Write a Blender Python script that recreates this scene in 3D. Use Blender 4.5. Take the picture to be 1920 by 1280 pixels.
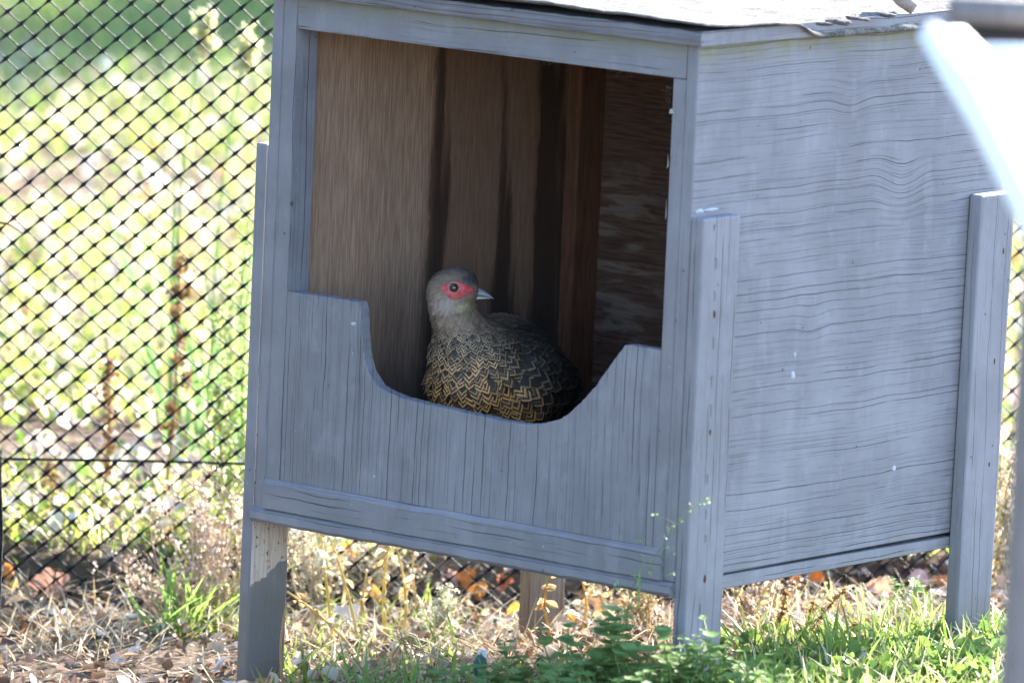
import bpy, bmesh, math, random
import numpy as np
from mathutils import Vector, Matrix
from mathutils.bvhtree import BVHTree

random.seed(7)
RNG = np.random.default_rng(11)
for o in list(bpy.data.objects):
    bpy.data.objects.remove(o)
SC = bpy.context.scene
COL = SC.collection

# ------------------------------------------------------------------ camera
# The nest box's front right bottom corner is the origin; x runs along its front, y along its side, z up (metres).
CAM = np.array([4.634543, -6.099344, 1.382940])
RT = np.array([0.7772005, 0.6278032, 0.0426904])
UP = np.array([-0.1239108, 0.0861771, 0.9885442])
FW = np.array([-0.6169323, 0.7735868, -0.1447685])
FPX = 14000.0
cd = bpy.data.cameras.new('camera')
cd.sensor_width = 36.0
cd.lens = FPX / 1920 * 36
cd.clip_start = 0.1
cd.clip_end = 3000
cd.dof.use_dof = True
cd.dof.focus_distance = 8.13
cd.dof.aperture_fstop = 6.4
cd.dof.aperture_blades = 9
cam = bpy.data.objects.new('camera', cd)
COL.objects.link(cam)
m = Matrix.Identity(4)
for i in range(3):
    m[i][0], m[i][1], m[i][2], m[i][3] = RT[i], UP[i], -FW[i], CAM[i]
cam.matrix_world = m
SC.camera = cam

# ------------------------------------------------------------------ sky, sun, exposure
SUN_DIR = np.array([-0.075, 0.997, 0.0])
SUN_EL = math.radians(25)
SUN_DIR = SUN_DIR / np.linalg.norm(SUN_DIR) * math.cos(SUN_EL)
SUN_DIR[2] = math.sin(SUN_EL)
world = bpy.data.worlds.new('World')
SC.world = world
world.use_nodes = True
wn = world.node_tree
bg = wn.nodes['Background']
sky = wn.nodes.new('ShaderNodeTexSky')
sky.sky_type = 'NISHITA'
sky.sun_disc = False
sky.sun_elevation = SUN_EL
sky.sun_rotation = math.atan2(SUN_DIR[0], SUN_DIR[1])
sky.air_density = 1.0
sky.dust_density = 0.4
sky.ozone_density = 2.5
wn.links.new(sky.outputs[0], bg.inputs['Color'])
bg.inputs['Strength'].default_value = 0.15
sd = bpy.data.lights.new('sun', 'SUN')
sd.energy = 5.0
sd.angle = math.radians(0.53)
sd.color = (1.0, 0.93, 0.82)
sun = bpy.data.objects.new('sun', sd)
COL.objects.link(sun)
sun.rotation_euler = Vector(SUN_DIR).to_track_quat('Z', 'Y').to_euler()
vs = SC.view_settings
vs.view_transform = 'Standard'
vs.look = 'None'
vs.gamma = 1.0
vs.use_curve_mapping = False
vs.exposure = 2.95
SC.render.engine = 'CYCLES'
SC.cycles.use_denoising = True
SC.cycles.max_bounces = 6
SC.cycles.diffuse_bounces = 5
SC.cycles.transparent_max_bounces = 8
SC.cycles.sample_clamp_indirect = 6.0

# ------------------------------------------------------------------ helpers
H = np.array([FW[0], FW[1], 0.0]); H /= np.linalg.norm(H)      # level, away from the viewer
RH = np.array([H[1], -H[0], 0.0])                                # level, to the right


def ray(u, v):
    return (u - 960) / FPX * RT - (v - 640) / FPX * UP + FW


def at(u, v, depth):
    """point on the upright plane `depth` metres behind the box's front right corner"""
    d = ray(u, v)
    t = (depth - CAM @ H) / (d @ H)
    return CAM + t * d


def on_plane(u, v, p0, n):
    d = ray(u, v)
    return CAM + ((np.asarray(p0) - CAM) @ n) / (d @ n) * d


def to_px(X):
    X = np.asarray(X, float) - CAM
    z = X @ FW
    return 960 + FPX * (X @ RT) / z, 640 - FPX * (X @ UP) / z


_ph = RNG.uniform(0, 6.28, (5, 12))
_kk = [RNG.normal(0, 1, (12, 2)) for _ in range(5)]


def snoise(x, y, k, scale):
    """smooth noise about -1..1 from a few sines"""
    x = np.asarray(x, float); y = np.asarray(y, float)
    s = 0
    for j in range(12):
        s = s + np.sin((x * _kk[k][j, 0] + y * _kk[k][j, 1]) * scale + _ph[k, j])
    return s / 5.0


def gz(x, y):
    """height of the ground"""
    x = np.asarray(x, float); y = np.asarray(y, float)
    z = -0.155 + 0.06 * np.tanh((x + 0.3) / 0.45)
    dep = x * H[0] + y * H[1]
    lat = x * RH[0] + y * RH[1]
    edge = 1.06 + 0.03 * snoise(lat, 0 * lat, 0, 4.0)
    z = z + 0.042 / (1 + np.exp(-(dep - edge) / 0.012)) * (1 / (1 + np.exp(-(2.5 - np.abs(lat)) / .3)))
    z = z + 0.006 * snoise(x, y, 1, 7.0) + 0.0025 * snoise(x, y, 2, 28.0)
    z = z + 0.05 * snoise(x, y, 3, 0.35) * np.clip((dep - 2.0) / 4, 0, 1)
    return z


def ground_px(u, v):
    d = ray(u, v)
    z = -0.16
    for _ in range(12):
        t = (z - CAM[2]) / d[2]
        p = CAM + t * d
        z = float(gz(p[0], p[1]))
    return p


def make_mesh(name, verts, faces, col=None, uv=None, smooth=False):
    me = bpy.data.meshes.new(name)
    verts = np.asarray(verts, np.float32).reshape(-1, 3)
    if isinstance(faces, np.ndarray):
        k = faces.shape[1]
        lv = faces.astype(np.int32).ravel()
        tot = np.full(len(faces), k, np.int32)
    else:
        lv = np.array([i for f in faces for i in f], np.int32)
        tot = np.array([len(f) for f in faces], np.int32)
    st = np.concatenate([[0], np.cumsum(tot)[:-1]]).astype(np.int32)
    me.vertices.add(len(verts)); me.vertices.foreach_set('co', verts.ravel())
    me.loops.add(len(lv)); me.loops.foreach_set('vertex_index', lv)
    me.polygons.add(len(tot)); me.polygons.foreach_set('loop_start', st)
    me.polygons.foreach_set('loop_total', tot)
    me.update(calc_edges=True)
    me.validate()
    if col is not None:
        a = me.color_attributes.new('Col', 'FLOAT_COLOR', 'POINT')
        c = np.ones((len(verts), 4), np.float32); c[:, :np.shape(col)[1]] = col
        a.data.foreach_set('color', c.ravel())
    if uv is not None:
        a = me.attributes.new('fuv', 'FLOAT_VECTOR', 'POINT')
        c = np.zeros((len(verts), 3), np.float32); c[:, :np.shape(uv)[1]] = uv
        a.data.foreach_set('vector', c.ravel())
    if smooth:
        me.polygons.foreach_set('use_smooth', np.ones(len(tot), bool))
    return me


def add(name, me, mats, parent=None, **props):
    o = bpy.data.objects.new(name, me)
    COL.objects.link(o)
    if me is not None and mats is not None:
        for mm in (mats if isinstance(mats, (list, tuple)) else [mats]):
            if len(me.materials) < len(mats if isinstance(mats, (list, tuple)) else [mats]):
                me.materials.append(mm)
    if parent is not None:
        o.parent = parent
    for k, v in props.items():
        o[k] = v
    return o


def thing(name, label, category, loc=(0, 0, 0), group=None):
    o = bpy.data.objects.new(name, None)
    COL.objects.link(o)
    o.empty_display_size = 0.05
    o.location = loc
    o['label'] = label; o['category'] = category
    if group: o['group'] = group
    return o


def box_bm(bm, x0, x1, y0, y1, z0, z1, bev=0.0, seg=2, wob=0.0):
    r = bmesh.ops.create_cube(bm, size=1.0)
    vs_ = r['verts']
    for v in vs_:
        v.co = Vector(((x0 + x1) / 2 + v.co.x * (x1 - x0), (y0 + y1) / 2 + v.co.y * (y1 - y0), (z0 + z1) / 2 + v.co.z * (z1 - z0)))
        if wob: v.co += Vector([random.uniform(-wob, wob) for _ in range(3)])
    if bev > 0:
        es = list({e for v in vs_ for e in v.link_edges})
        bmesh.ops.bevel(bm, geom=es, offset=bev, segments=seg, affect='EDGES', profile=0.6)


def bm_mesh(name, bm, smooth=False):
    bmesh.ops.recalc_face_normals(bm, faces=bm.faces)
    me = bpy.data.meshes.new(name)
    bm.to_mesh(me); bm.free()
    if smooth:
        me.polygons.foreach_set('use_smooth', np.ones(len(me.polygons), bool))
    return me


def board(name, x0, x1, y0, y1, z0, z1, mats, parent, bev=0.0015, seg=2, wob=0.0006):
    bm = bmesh.new()
    box_bm(bm, x0, x1, y0, y1, z0, z1, bev, seg, wob)
    return add(name, bm_mesh(name, bm), mats, parent)


def tube(pts, rad, sides=5, cap=True):
    """verts, faces of a tube along pts"""
    pts = np.asarray(pts, float); n = len(pts)
    rad = np.broadcast_to(np.asarray(rad, float), (n,))
    tang = np.gradient(pts, axis=0)
    tang /= np.linalg.norm(tang, axis=1)[:, None] + 1e-12
    ref = np.array([0.31, 0.22, 0.93]) if abs(tang[0] @ np.array([0.31, 0.22, 0.93])) < .9 else np.array([1., 0, 0])
    V = []
    for i in range(n):
        a = np.cross(tang[i], ref); a /= np.linalg.norm(a) + 1e-12
        b = np.cross(tang[i], a)
        for s in range(sides):
            th = 2 * math.pi * s / sides
            V.append(pts[i] + rad[i] * (math.cos(th) * a + math.sin(th) * b))
    Fc = []
    for i in range(n - 1):
        for s in range(sides):
            s2 = (s + 1) % sides
            Fc.append((i * sides + s, i * sides + s2, (i + 1) * sides + s2, (i + 1) * sides + s))
    if cap:
        Fc.append(tuple(range(sides))[::-1]); Fc.append(tuple((n - 1) * sides + s for s in range(sides)))
    return np.array(V), Fc


class Soup:
    def __init__(self):
        self.v = []; self.f = []; self.c = []; self.u = []; self.n = 0

    def add(self, v, f, c=None, u=None):
        v = np.asarray(v, float).reshape(-1, 3)
        self.v.append(v)
        if isinstance(f, np.ndarray): f = f.tolist()
        self.f += [tuple(i + self.n for i in q) for q in f]
        self.c.append(np.broadcast_to(np.asarray((.5, .5, .5) if c is None else c, float), (len(v), 3)))
        if u is not None: self.u.append(u)
        self.n += len(v)

    def mesh(self, name, smooth=False):
        return make_mesh(name, np.concatenate(self.v), self.f, np.concatenate(self.c), np.concatenate(self.u) if self.u else None, smooth)


def stamp(tv, tf, pos, ex, ey, ez, sc, col):
    """copies of a template (verts tv, quads tf) placed by frames: arrays of n"""
    n = len(pos); k = len(tv)
    sc = np.broadcast_to(np.asarray(sc, float).reshape(-1, 1) if np.ndim(sc) <= 1 else sc, (n, 3)) if np.ndim(sc) < 2 else sc
    V = (pos[:, None, :] + tv[None, :, 0, None] * sc[:, None, 0:1] * ex[:, None, :]
         + tv[None, :, 1, None] * sc[:, None, 1:2] * ey[:, None, :]
         + tv[None, :, 2, None] * sc[:, None, 2:3] * ez[:, None, :])
    Fq = (tf[None] + (np.arange(n) * k)[:, None, None]).reshape(-1, tf.shape[1])
    Cc = np.repeat(col, k, axis=0)
    return V.reshape(-1, 3), Fq, Cc


def unit(a):
    return a / (np.linalg.norm(a, axis=-1, keepdims=True) + 1e-12)


def blades(pos, height, width, col, lean=0.5, droop=0.4, dirs=None):
    """grass blades: 3 quads each, tapering and bending"""
    n = len(pos)
    th = RNG.uniform(0, 2 * math.pi, n) if dirs is None else dirs
    d = np.stack([np.cos(th), np.sin(th), 0 * th], 1)
    ph = RNG.uniform(0, 2 * math.pi, n)
    w = np.stack([np.cos(ph), np.sin(ph), 0 * ph], 1) * (np.asarray(width).reshape(-1, 1) * .5)
    h = np.asarray(height).reshape(-1, 1)
    ln = np.abs(RNG.normal(0, lean, (n, 1))); dr = np.abs(RNG.normal(0, droop, (n, 1)))
    V = []
    for t, ws in ((0, .8), (.35, 1), (.7, .75), (1, .12)):
        c = pos + h * (np.array([0, 0, 1.]) * (t - .45 * dr * t ** 3) + d * (ln * t + dr * t ** 2))
        V += [c - w * ws, c + w * ws]
    V = np.stack(V, 1).reshape(-1, 3)
    q = np.array([[0, 1, 3, 2], [2, 3, 5, 4], [4, 5, 7, 6]])
    Fq = (q[None] + (np.arange(n) * 8)[:, None, None]).reshape(-1, 4)
    shade = np.tile(np.array([1, 1, 1, 1, 1, 1, 1, 1.])[None], (n, 1)).reshape(-1, 1)
    return V, Fq, np.repeat(col, 8, axis=0) * shade


# ------------------------------------------------------------------ node materials
class NT:
    def __init__(self, name):
        self.m = bpy.data.materials.new(name); self.m.use_nodes = True
        self.t = self.m.node_tree
        self.b = self.t.nodes['Principled BSDF']
        self.out = self.t.nodes['Material Output']

    def n(self, typ, **kw):
        nd = self.t.nodes.new(typ)
        for k, v in kw.items():
            setattr(nd, k, v)
        return nd

    def val(self, s, v):
        if isinstance(v, (int, float, tuple, list)): s.default_value = v
        else: self.t.links.new(v, s)

    def math(self, op, a, b=0.0, c=0.0, clamp=False):
        nd = self.n('ShaderNodeMath', operation=op, use_clamp=clamp)
        self.val(nd.inputs[0], a); self.val(nd.inputs[1], b); self.val(nd.inputs[2], c)
        return nd.outputs[0]

    def mix(self, fac, a, b, blend='MIX'):
        nd = self.n('ShaderNodeMix', data_type='RGBA', blend_type=blend)
        self.val(nd.inputs[0], fac)
        self.val(nd.inputs[6], a + (1,) if isinstance(a, tuple) and len(a) == 3 else a)
        self.val(nd.inputs[7], b + (1,) if isinstance(b, tuple) and len(b) == 3 else b)
        return nd.outputs[2]

    def obj(self):
        return self.n('ShaderNodeTexCoord').outputs['Object']

    def attr(self, name, out='Color'):
        return self.n('ShaderNodeAttribute', attribute_name=name).outputs[out]

    def sep(self, v):
        nd = self.n('ShaderNodeSeparateXYZ'); self.val(nd.inputs[0], v)
        return nd.outputs[0], nd.outputs[1], nd.outputs[2]

    def comb(self, x, y, z):
        nd = self.n('ShaderNodeCombineXYZ')
        self.val(nd.inputs[0], x); self.val(nd.inputs[1], y); self.val(nd.inputs[2], z)
        return nd.outputs[0]

    def noise(self, vec, scale=1.0, detail=3.0, rough=0.55, dist=0.0):
        nd = self.n('ShaderNodeTexNoise'); self.val(nd.inputs['Vector'], vec)
        nd.inputs['Scale'].default_value = scale; nd.inputs['Detail'].default_value = detail
        nd.inputs['Roughness'].default_value = rough; nd.inputs['Distortion'].default_value = dist
        return nd.outputs[0]

    def smooth(self, v, a, b):
        nd = self.n('ShaderNodeMapRange', interpolation_type='SMOOTHSTEP')
        self.val(nd.inputs[0], v); nd.inputs[1].default_value = a; nd.inputs[2].default_value = b
        return nd.outputs[0]

    def bump(self, h, strength=0.5, dist=0.002, normal=None):
        nd = self.n('ShaderNodeBump'); nd.inputs['Strength'].default_value = strength
        nd.inputs['Distance'].default_value = dist
        self.val(nd.inputs['Height'], h)
        if normal is not None: self.t.links.new(normal, nd.inputs['Normal'])
        return nd.outputs[0]

    def done(self, color, rough=0.7, normal=None, spec=0.3):
        self.val(self.b.inputs['Base Color'], color + (1,) if isinstance(color, tuple) and len(color) == 3 else color)
        self.val(self.b.inputs['Roughness'], rough)
        self.b.inputs['Specular IOR Level'].default_value = spec
        if normal is not None: self.t.links.new(normal, self.b.inputs['Normal'])
        return self.m


PAINT = (0.177, 0.171, 0.189)


def paint(name, along, crack=0.5, tone=1.0, tint=(1, 1, 1), knots=(), green=0.0, dens=1.0, bare=None):
    """weathered grey paint; `along` = grain axis 'x','y' or 'z'"""
    k = NT(name)
    co = k.obj()
    x, y, z = k.sep(co)
    base = tuple(PAINT[i] * tone * tint[i] for i in range(3))
    a, c1, c2 = {'x': (x, z, y), 'y': (y, z, x), 'z': (z, x, y)}[along]
    warp = k.math('MULTIPLY', k.math('SUBTRACT', k.noise(co, 2.6, 3.0), 0.5), 0.02)
    cw = k.math('ADD', k.math('ADD', c1, k.math('MULTIPLY', c2, 0.9)), warp)
    for (ky, kz, rad, amp) in knots:
        d = k.n('ShaderNodeVectorMath', operation='DISTANCE')
        k.val(d.inputs[0], k.comb(a, c1, 0.0)); d.inputs[1].default_value = (ky, kz, 0)
        cw = k.math('ADD', cw, k.math('MULTIPLY', k.smooth(d.outputs['Value'], rad, 0.0), amp))
    def lines(freq, wid, seed, along_f, thr):
        q = k.math('MULTIPLY', cw, freq)
        cell = k.math('FLOOR', q)
        wnz = k.n('ShaderNodeTexWhiteNoise', noise_dimensions='2D')
        k.val(wnz.inputs['Vector'], k.comb(cell, seed, 0.0))
        r = wnz.outputs['Value']
        jit = k.noise(k.comb(k.math('MULTIPLY', a, 14.0), k.math('MULTIPLY', cell, 7.3), seed), 1.0, 3.0, 0.65)
        cen = k.math('ADD', k.math('MULTIPLY', r, 0.5), k.math('MULTIPLY', jit, 0.45))
        d = k.math('ABSOLUTE', k.math('SUBTRACT', k.math('FRACT', q), cen))
        pres = k.noise(k.comb(k.math('MULTIPLY', a, along_f), k.math('MULTIPLY', cell, 5.1), seed + 3.0), 1.0, 2.5, 0.6)
        pres = k.smooth(k.math('ADD', pres, k.math('MULTIPLY', k.math('SUBTRACT', k.math('FRACT', k.math('MULTIPLY', r, 7.31)), 0.5), 0.26)), thr, thr + 0.13)
        return k.math('MULTIPLY', k.math('LESS_THAN', d, k.math('MULTIPLY', pres, wid)), k.math('MULTIPLY', pres, k.math('ADD', 0.35, r)), clamp=True)
    cr = lines(118.0 * dens, 0.040, 1.7, 6.5, 0.57 - 0.26 * crack)
    cr = k.math('MAXIMUM', cr, k.math('MULTIPLY', lines(330.0 * dens, 0.09, 4.9, 12.0, 0.60 - 0.22 * crack), 0.42))
    cr = k.math('MAXIMUM', cr, k.math('MULTIPLY', lines(190.0 * dens, 0.05, 8.3, 9.0, 0.66 - 0.24 * crack), 0.55))
    # fine grain relief under the paint
    g3 = k.comb(k.math('MULTIPLY', a, 10.0), k.math('MULTIPLY', cw, 400.0), k.math('MULTIPLY', c2, 60.0))
    fine = k.noise(g3, 1.0, 2.0)
    blot = k.noise(co, 9.0, 5.0, 0.6)
    col = k.mix(k.smooth(blot, 0.3, 0.75), tuple(v * 0.82 for v in base), tuple(v * 1.14 for v in base))
    col = k.mix(k.math('MULTIPLY', k.smooth(fine, 0.35, 0.7), 0.16), col, tuple(v * 0.75 for v in base))
    if green > 0:
        gm = k.math('MULTIPLY', k.smooth(k.math('ADD', z, k.math('MULTIPLY', k.noise(co, 30.0, 4.0), 0.05)), 0.575, 0.612), green)
        col = k.mix(gm, col, (0.16, 0.155, 0.085))
    pat = k.noise(k.comb(k.math('MULTIPLY', x, 34), k.math('MULTIPLY', y, 34), k.math('MULTIPLY', z, 16)), 1.0, 6.0, 0.7)
    col = k.mix(k.math('MULTIPLY', k.smooth(pat, 0.52, 0.64), 0.30), col, tuple(v * 1.35 for v in base))
    spl = k.smooth(k.math('ADD', z, k.math('MULTIPLY', pat, 0.12)), 0.035, -0.05)
    col = k.mix(k.math('MULTIPLY', spl, 0.55), col, (0.13, 0.105, 0.08))
    # grime, droppings and little chips
    drip = k.noise(k.comb(k.math('MULTIPLY', x, 60), k.math('MULTIPLY', y, 60), k.math('MULTIPLY', z, 9)), 1.0, 4.0, 0.65)
    col = k.mix(k.math('MULTIPLY', k.smooth(drip, 0.56, 0.72), 0.22), col, tuple(v * 0.55 for v in base))
    spk = k.smooth(k.noise(k.comb(k.math('MULTIPLY', x, 260.0), k.math('MULTIPLY', y, 260.0), k.math('MULTIPLY', z, 110.0)), 1.0, 2.0), 0.765, 0.80)
    col = k.mix(k.math('MULTIPLY', spk, 0.55), col, (0.42, 0.43, 0.45))
    spd = k.smooth(k.noise(co, 95.0, 1.0), 0.24, 0.20)
    col = k.mix(k.math('MULTIPLY', spd, 0.8), col, (0.06, 0.055, 0.05))
    if bare:                                # a patch of bare, pale wood where the paint has come off
        ay, az = bare
        e = k.math('ADD', z, k.math('MULTIPLY', k.math('SUBTRACT', k.noise(co, 55.0, 4.0), 0.5), 0.02))
        e = k.math('SUBTRACT', e, k.math('MULTIPLY', y, 0.42))
        e2 = k.math('ADD', y, k.math('MULTIPLY', k.math('SUBTRACT', k.noise(co, 40.0, 4.0), 0.5), 0.008))
        msk = k.math('MULTIPLY', k.math('MULTIPLY', k.smooth(e, az - 0.001, az + 0.001), k.smooth(e2, ay, ay + 0.0008)), k.smooth(x, -0.5803, -0.5798))
        bw = k.mix(k.smooth(k.noise(k.comb(k.math('MULTIPLY', x, 200), k.math('MULTIPLY', y, 260), k.math('MULTIPLY', z, 20)), 1.0, 3.0), .4, .7), (0.52, 0.42, 0.37), (0.40, 0.30, 0.26))
        bw = k.mix(k.smooth(k.noise(co, 210.0, 3.0), 0.62, 0.70), bw, (0.13, 0.07, 0.04))
        col = k.mix(msk, col, bw)
    col = k.mix(k.math('MULTIPLY', cr, 0.92), col, (0.018, 0.018, 0.02))
    hgt = k.math('SUBTRACT', k.math('MULTIPLY', fine, 0.3), cr)
    nrm = k.bump(hgt, 0.6, 0.0016)
    nrm = k.bump(k.noise(co, 30.0, 6.0, 0.65), 0.25, 0.003, nrm)
    return k.done(col, k.math('ADD', 0.6, k.math('MULTIPLY', pat, 0.25)), nrm, 0.25)


def rough_wood(name, along, c_lo, c_hi, stain=0.0, fleck=0.0, red=None):
    k = NT(name)
    co = k.obj(); x, y, z = k.sep(co)
    a, c1, c2 = {'x': (x, z, y), 'y': (y, z, x), 'z': (z, y, x)}[along]
    g = k.comb(k.math('MULTIPLY', a, 22.0), k.math('MULTIPLY', c1, 330.0), k.math('MULTIPLY', c2, 330.0))
    n1 = k.noise(g, 1.0, 4.0, 0.65)
    g0 = k.comb(k.math('MULTIPLY', a, 2.0), k.math('MULTIPLY', c1, 22.0), k.math('MULTIPLY', c2, 22.0))
    n0 = k.noise(g0, 1.0, 3.0, 0.6)
    col = k.mix(k.smooth(k.math('ADD', k.math('MULTIPLY', n1, .85), k.math('MULTIPLY', n0, .15)), 0.36, 0.64), c_lo, c_hi)
    if stain:                               # dark runs where water has come down; redder towards the back, darker towards the bottom
        wv = k.math('ADD', c1, k.math('MULTIPLY', k.math('SUBTRACT', k.noise(k.comb(k.math('MULTIPLY', c1, 90.0), k.math('MULTIPLY', a, 14.0), 1.0), 1.0, 4.0, .7), .5), .022))
        s = k.noise(k.comb(k.math('MULTIPLY', wv, 21.0), k.math('MULTIPLY', a, 1.3), 5.0), 1.0, 3.0, 0.5)
        s = k.math('SUBTRACT', s, k.math('MULTIPLY', z, 0.30))
        zone = k.smooth(wv, 0.245, 0.275)
        col = k.mix(k.math('MULTIPLY', zone, 0.6), col, (0.105, 0.047, 0.031))
        s2 = k.math('MULTIPLY', k.smooth(s, 0.33, 0.43), k.math('ADD', k.math('MULTIPLY', zone, 0.85), 0.12))
        col = k.mix(k.math('MULTIPLY', s2, stain), col, (0.032, 0.018, 0.014))
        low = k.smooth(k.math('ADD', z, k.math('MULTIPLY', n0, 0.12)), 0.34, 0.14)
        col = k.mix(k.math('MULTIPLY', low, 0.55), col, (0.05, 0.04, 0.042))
    if fleck:                               # bleached flecks of peeling veneer
        s = k.noise(k.comb(k.math('MULTIPLY', a, 11.0), k.math('MULTIPLY', c1, 48.0), 2.0), 1.0, 3.0, 0.6, 0.4)
        zone = k.math('MULTIPLY', k.smooth(z, 0.40, 0.30), k.smooth(x, -0.42, -0.50))
        col = k.mix(k.math('MULTIPLY', k.math('MULTIPLY', k.smooth(s, 0.50, 0.60), zone), fleck), col, (0.42, 0.36, 0.33))
    return k.done(col, 0.85, k.bump(n1, 0.5, 0.0012), 0.15)


def attr_mat(name, translucent=0.0, rough=0.6, vary=0.25, spec=0.25, scale=60.0):
    """colour from the pieces' own colour attribute, with a little mottling; thin leaves let light through"""
    k = NT(name)
    c = k.attr('Col')
    nz = k.noise(k.obj(), scale, 3.0)
    hsv = k.n('ShaderNodeHueSaturation'); k.val(hsv.inputs['Color'], c)
    k.val(hsv.inputs['Value'], k.math('ADD', 1.0 - vary, k.math('MULTIPLY', nz, 2 * vary)))
    col = hsv.outputs[0]
    k.done(col, rough, k.bump(nz, 0.3, 0.001), spec)
    if translucent > 0:
        tr = k.n('ShaderNodeBsdfTranslucent'); k.val(tr.inputs['Color'], col)
        mx = k.n('ShaderNodeMixShader'); mx.inputs[0].default_value = translucent
        k.t.links.new(k.b.outputs[0], mx.inputs[1]); k.t.links.new(tr.outputs[0], mx.inputs[2])
        k.t.links.new(mx.outputs[0], k.out.inputs['Surface'])
    return k.m


def plain(name, color, rough=0.6, spec=0.4, bump=0.0, scale=40.0, vary=0.15, metal=0.0):
    k = NT(name)
    nz = k.noise(k.obj(), scale, 4.0)
    col = k.mix(nz, tuple(c * (1 - vary) for c in color), tuple(min(1, c * (1 + vary)) for c in color))
    k.b.inputs['Metallic'].default_value = metal
    return k.done(col, rough, k.bump(nz, bump, 0.002) if bump else None, spec)


M_FRONT = paint('paint_front', 'z', 0.66, dens=0.72)
M_POSTZ = paint('paint_upright', 'z', 0.28, dens=0.8)
M_TRIM = paint('paint_trim', 'x', 0.22, dens=0.8, green=0.5)
M_SIDE = paint('paint_side', 'y', 0.62, green=0.85, knots=((0.37, 0.405, 0.06, 0.013), (0.27, 0.505, 0.045, 0.007), (0.22, 0.27, 0.04, 0.005)))
M_SIDE_LO = paint('paint_side_rail', 'y', 0.4, green=0.0)
M_LEG_BARE = paint('paint_leg_worn', 'z', 0.2, bare=(-0.01, -0.072))
M_DECK = paint('paint_roof_edge', 'x', 0.95, 0.9, (1.0, 0.96, 0.95), dens=1.3)
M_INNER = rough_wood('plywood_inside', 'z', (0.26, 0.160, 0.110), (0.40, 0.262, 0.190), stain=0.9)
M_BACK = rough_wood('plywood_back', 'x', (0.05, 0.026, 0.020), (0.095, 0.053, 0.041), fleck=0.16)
M_STUD = rough_wood('red_stud', 'z', (0.07, 0.03, 0.02), (0.125, 0.055, 0.033))
M_FLOOR = rough_wood('plywood_floor', 'x', (0.07, 0.05, 0.04), (0.16, 0.12, 0.09))
M_LEAF = attr_mat('leaf_green', 0.45, 0.5, 0.25)
M_GRASS = attr_mat('grass_blade', 0.5, 0.5, 0.3, 0.3)
M_DRY = attr_mat('dry_plant', 0.35, 0.8, 0.3, 0.15)
M_LITTER = attr_mat('leaf_litter', 0.12, 0.8, 0.35, 0.2, 90)
M_DEADLEAF = attr_mat('fallen_leaf', 0.35, 0.65, 0.35, 0.3, 130)

# ------------------------------------------------------------------ ground
k = NT('soil')
co = k.obj()
n1 = k.noise(co, 6.0, 6.0, 0.65); n2 = k.noise(co, 70.0, 5.0, 0.7); n3 = k.noise(co, 1.1, 4.0)
c = k.mix(k.smooth(n1, 0.35, 0.68), (0.06, 0.038, 0.027), (0.16, 0.105, 0.075))
c = k.mix(k.smooth(n2, 0.5, 0.7), c, (0.24, 0.175, 0.13))
c = k.mix(k.math('MULTIPLY', k.smooth(n3, 0.45, 0.62), 0.3), c, (0.09, 0.085, 0.04))
M_SOIL = k.done(c, 0.95, k.bump(n2, 0.8, 0.012), 0.1)


def ground_mesh():
    # rows denser near the box, in (lateral, depth) coordinates
    lat = np.concatenate([np.array([-1500, -400, -120, -40, -15, -6]), np.linspace(-3, 3, 161), np.array([6, 15, 40, 120, 400, 1500])])
    dep = np.concatenate([np.array([-1500, -400, -120, -40, -15, -8, -5, -3, -2]), np.linspace(-1.2, 2.0, 170), np.linspace(2.08, 9, 70), np.array([11, 14, 20, 40, 120, 400, 1500])])
    L, D = np.meshgrid(lat, dep)
    X = L * RH[0] + D * H[0]; Y = L * RH[1] + D * H[1]
    Z = gz(X, Y)
    far = np.clip((np.hypot(L, D) - 12) / 20, 0, 1)
    Z = Z * (1 - far) + far * (-0.2)
    nl, nd = len(lat), len(dep)
    idx = np.arange(nl * nd).reshape(nd, nl)
    q = np.stack([idx[:-1, :-1], idx[:-1, 1:], idx[1:, 1:], idx[1:, :-1]], -1).reshape(-1, 4)
    return make_mesh('ground', np.stack([X, Y, Z], -1).reshape(-1, 3), q, smooth=True)


add('ground', ground_mesh(), M_SOIL, kind='structure')

# ------------------------------------------------------------------ the nest box
W, DP, PL = 0.5787, 0.560, 0.0148
ZR = 0.578                       # underside of the roof deck
box = thing('nest_box', 'grey painted plywood nest box on four legs with a scooped front opening', 'nest box', (0, 0, 0))


def panel_two(name, dims, m_out, m_in, inner_axis, inner_sign):
    bm = bmesh.new()
    box_bm(bm, *dims, 0.0012, 1, 0.0)
    me = bm_mesh(name, bm)
    o = add(name, me, [m_out, m_in, M_POSTZ], box)
    for p in me.polygons:
        if p.normal[1] < -0.5: p.material_index = 2
        if p.normal[inner_axis] * inner_sign > 0.9:
            p.material_index = 1
    return o


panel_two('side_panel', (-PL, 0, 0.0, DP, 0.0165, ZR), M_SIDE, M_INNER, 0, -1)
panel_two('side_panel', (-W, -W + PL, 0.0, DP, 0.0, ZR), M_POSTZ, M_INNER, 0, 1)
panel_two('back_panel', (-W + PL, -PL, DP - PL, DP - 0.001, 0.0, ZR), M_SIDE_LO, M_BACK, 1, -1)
board('floor_panel', -W + PL, -PL, 0.016, DP - PL, 0.004, 0.017, M_FLOOR, box, 0.0)
# strip under the right side panel, with the open joint that widens to the back
bm = bmesh.new()
box_bm(bm, -PL, 0.0006, 0.0, DP, 0.0, 0.0145, 0.001, 1)
for v in bm.verts:
    if v.co.z > 0.007:
        v.co.z = 0.0152 - 0.0035 * max(0, v.co.y - 0.12) / 0.45
add('side_rail', bm_mesh('side_rail', bm), M_SIDE_LO, box)
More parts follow.
